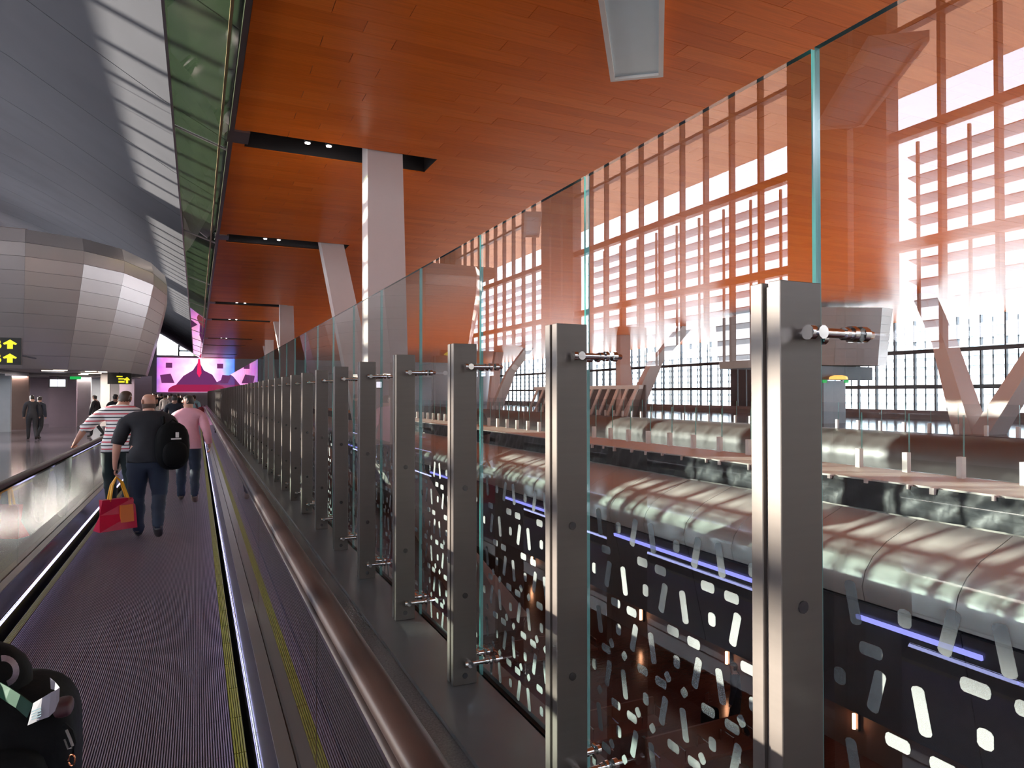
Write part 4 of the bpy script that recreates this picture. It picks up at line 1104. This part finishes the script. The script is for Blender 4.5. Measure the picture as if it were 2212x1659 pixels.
# lower level people
Jr = std_pose(1.75, stride=0.05, heavy=1.08)
person('person', 'person in a white robe standing on the lower floor near an amber lamp', (10.55, 6.05, -6.0), -0.6, Jr, 1.15, SKIND, C_WHITE, C_WHITE, C_SHOE, hair=HAIR, long_sleeve=True, robe=True)
walker(11.0, 11.9, -6.0, 0.8, C_NAVY, C_BLACK, 'person in dark clothes on the lower floor beside a black suitcase')
r = empty('suitcase', (10.5, 12.2, -6.0), 0.3, 'black upright suitcase on the lower floor beside the dark clothed person', 'suitcase')
b = MB(); blob(b, (0, 0, 0.38), 0.22, 0.13, 0.31, p=6); b.build('shell', BP, r, smooth=True)
b = MB(); b.tube([(-0.08, 0.08, 0.66), (-0.08, 0.08, 1.0), (0.08, 0.08, 1.0), (0.08, 0.08, 0.66)], 0.01, 6); b.build('handle', M['chrome'], r)
for sx_ in (-1, 1):
    b = MB(); b.rings([[(sx_ * 0.16 + 0.035 * q_, 0.035 * math.cos(a), 0.035 + 0.035 * math.sin(a)) for a in [2 * PI * k_ / 10 for k_ in range(10)]] for q_ in (-0.4, 0.4)]); b.build('wheel', C_SHOE, r)

# ------------------------------------------------------------------ black bag in the near corner
def at(px, py, d):
    c, s_ = math.cos(YAW), math.sin(YAW); r_ = (px - 1106) / F_PX * d
    return Vector((r_ * c + d * s_, d * c - r_ * s_, CAMZ - (py - 850) / F_PX * d))
BX = Vector((-0.82, 3.12, 0.0))
r = empty('travel_bag', BX, 0, 'black travel bag with straps and airline tag in the near corner of the walkway', 'bag')
b = MB(); blob(b, (0.02, 0, 0.36), 0.40, 0.22, 0.33, p=4, n=28, m=16); b.build('body', BP, r, smooth=True)
b = MB(); blob(b, (0.03, -0.02, 0.66), 0.24, 0.15, 0.19, p=2.3, n=24, m=12); b.build('top_flap', BP, r, smooth=True)
b = MB(); blob(b, (0.14, -0.20, 0.33), 0.21, 0.09, 0.19, p=3.5, n=20, m=12); b.build('side_pocket', BP, r, smooth=True)
REDP = mat('dark_red_piping', (0.035, 0.004, 0.005), 0.6)
def L_(px, py, d): return at(px, py, d) - BX
p = L_(144, 1522, 2.46)
b = MB(); blob(b, p, 0.03, 0.05, 0.028, p=3); b.build('red_lining', REDP, r, smooth=True)
GRN = mat('green_webbing', (0.003, 0.034, 0.014), 0.4, var=0.3, scale=18)
def ribbon(b, pairs, th=0.003):
    rg = []
    for a, c_ in pairs:
        a = Vector(a); c_ = Vector(c_); n_ = Vector((-0.4, -0.9, 0)).normalized() * th
        rg.append([a, c_, c_ + n_, a + n_])
    b.rings(rg)
b = MB(); ribbon(b, [(L_(8, 1470, 2.36), L_(0, 1496, 2.36)), (L_(30, 1482, 2.33), L_(20, 1510, 2.33)), (L_(52, 1496, 2.31), L_(42, 1524, 2.31)), (L_(78, 1516, 2.31), L_(66, 1545, 2.31))]); b.build('green_strap', GRN, r)
b = MB(); pts = []
for q in range(13):
    a = -2.6 + 2.9 * q / 12.0; pts.append((L_(14 + 22 * math.sin(a + PI / 2 + 0.9), 1446 - 22 * math.cos(a + PI / 2 + 0.9), 2.33 + 0.003 * q), L_(14 + 34 * math.sin(a + PI / 2 + 0.9), 1446 - 34 * math.cos(a + PI / 2 + 0.9), 2.36 + 0.003 * q)))
PNK = mat('checked_white_strap', (0.20, 0.15, 0.165), 0.6, var=0.45, scale=90)
ribbon(b, pts, 0.004); b.build('checked_strap', PNK, r, smooth=True)
PAP = mat('paper_tag', (0.24, 0.215, 0.24), 0.6); INK = mat('blue_print', (0.11, 0.17, 0.21), 0.6)
b = MB(); ribbon(b, [(L_(79, 1514, 2.27), L_(67, 1562, 2.27)), (L_(98, 1503, 2.26), L_(92, 1551, 2.26)), (L_(116, 1492, 2.26), L_(112, 1544, 2.26)), (L_(128, 1486, 2.27), L_(125, 1532, 2.27)), (L_(135, 1481, 2.29), L_(134, 1508, 2.29))], 0.001)
ribbon(b, [(L_(135, 1481, 2.29), L_(134, 1500, 2.29)), (L_(124, 1468, 2.36), L_(124, 1486, 2.36)), (L_(114, 1460, 2.40), L_(116, 1484, 2.40))], 0.001)
b.build('paper_tag', PAP, r)
b = MB()
for q in range(4): ribbon(b, [(L_(75, 1532 + q * 5.5, 2.262), L_(75, 1534.5 + q * 5.5, 2.262)), (L_(96, 1523 + q * 5.5, 2.252), L_(96, 1525.5 + q * 5.5, 2.252))], 0.001)
b.build('tag_print', INK, r)
COP = mat('copper_ring', (0.65, 0.25, 0.13), 0.15, metal=1.0)
b = MB(); b.tube([L_(162 + 7 * math.cos(a), 1636 + 12 * math.sin(a), 2.36) for a in [2 * PI * q / 14 for q in range(15)]], 0.0028, 6); b.build('ring', COP, r, smooth=True)
b = MB(); b.tube([L_(150, 1572, 2.36), L_(158, 1590, 2.35), L_(164, 1606, 2.35)], 0.0045, 8); b.tube([L_(146, 1592, 2.36), L_(154, 1612, 2.36), L_(162, 1610, 2.36)], 0.003, 6); b.build('buckle', M['steel'], r, smooth=True)
b = MB(); b.tube([L_(145, 1560, 2.38), L_(160, 1575, 2.37), L_(167, 1600, 2.37), L_(162, 1626, 2.37)], 0.008, 8); b.build('side_strap', BP, r, smooth=True)
for sx_ in (-0.25, 0.25):
    b = MB(); b.rings([[(sx_ + q_, 0.04 * math.cos(a), 0.04 + 0.04 * math.sin(a)) for a in [2 * PI * k_ / 10 for k_ in range(10)]] for q_ in (-0.015, 0.015)]); b.build('wheel', C_SHOE, r)
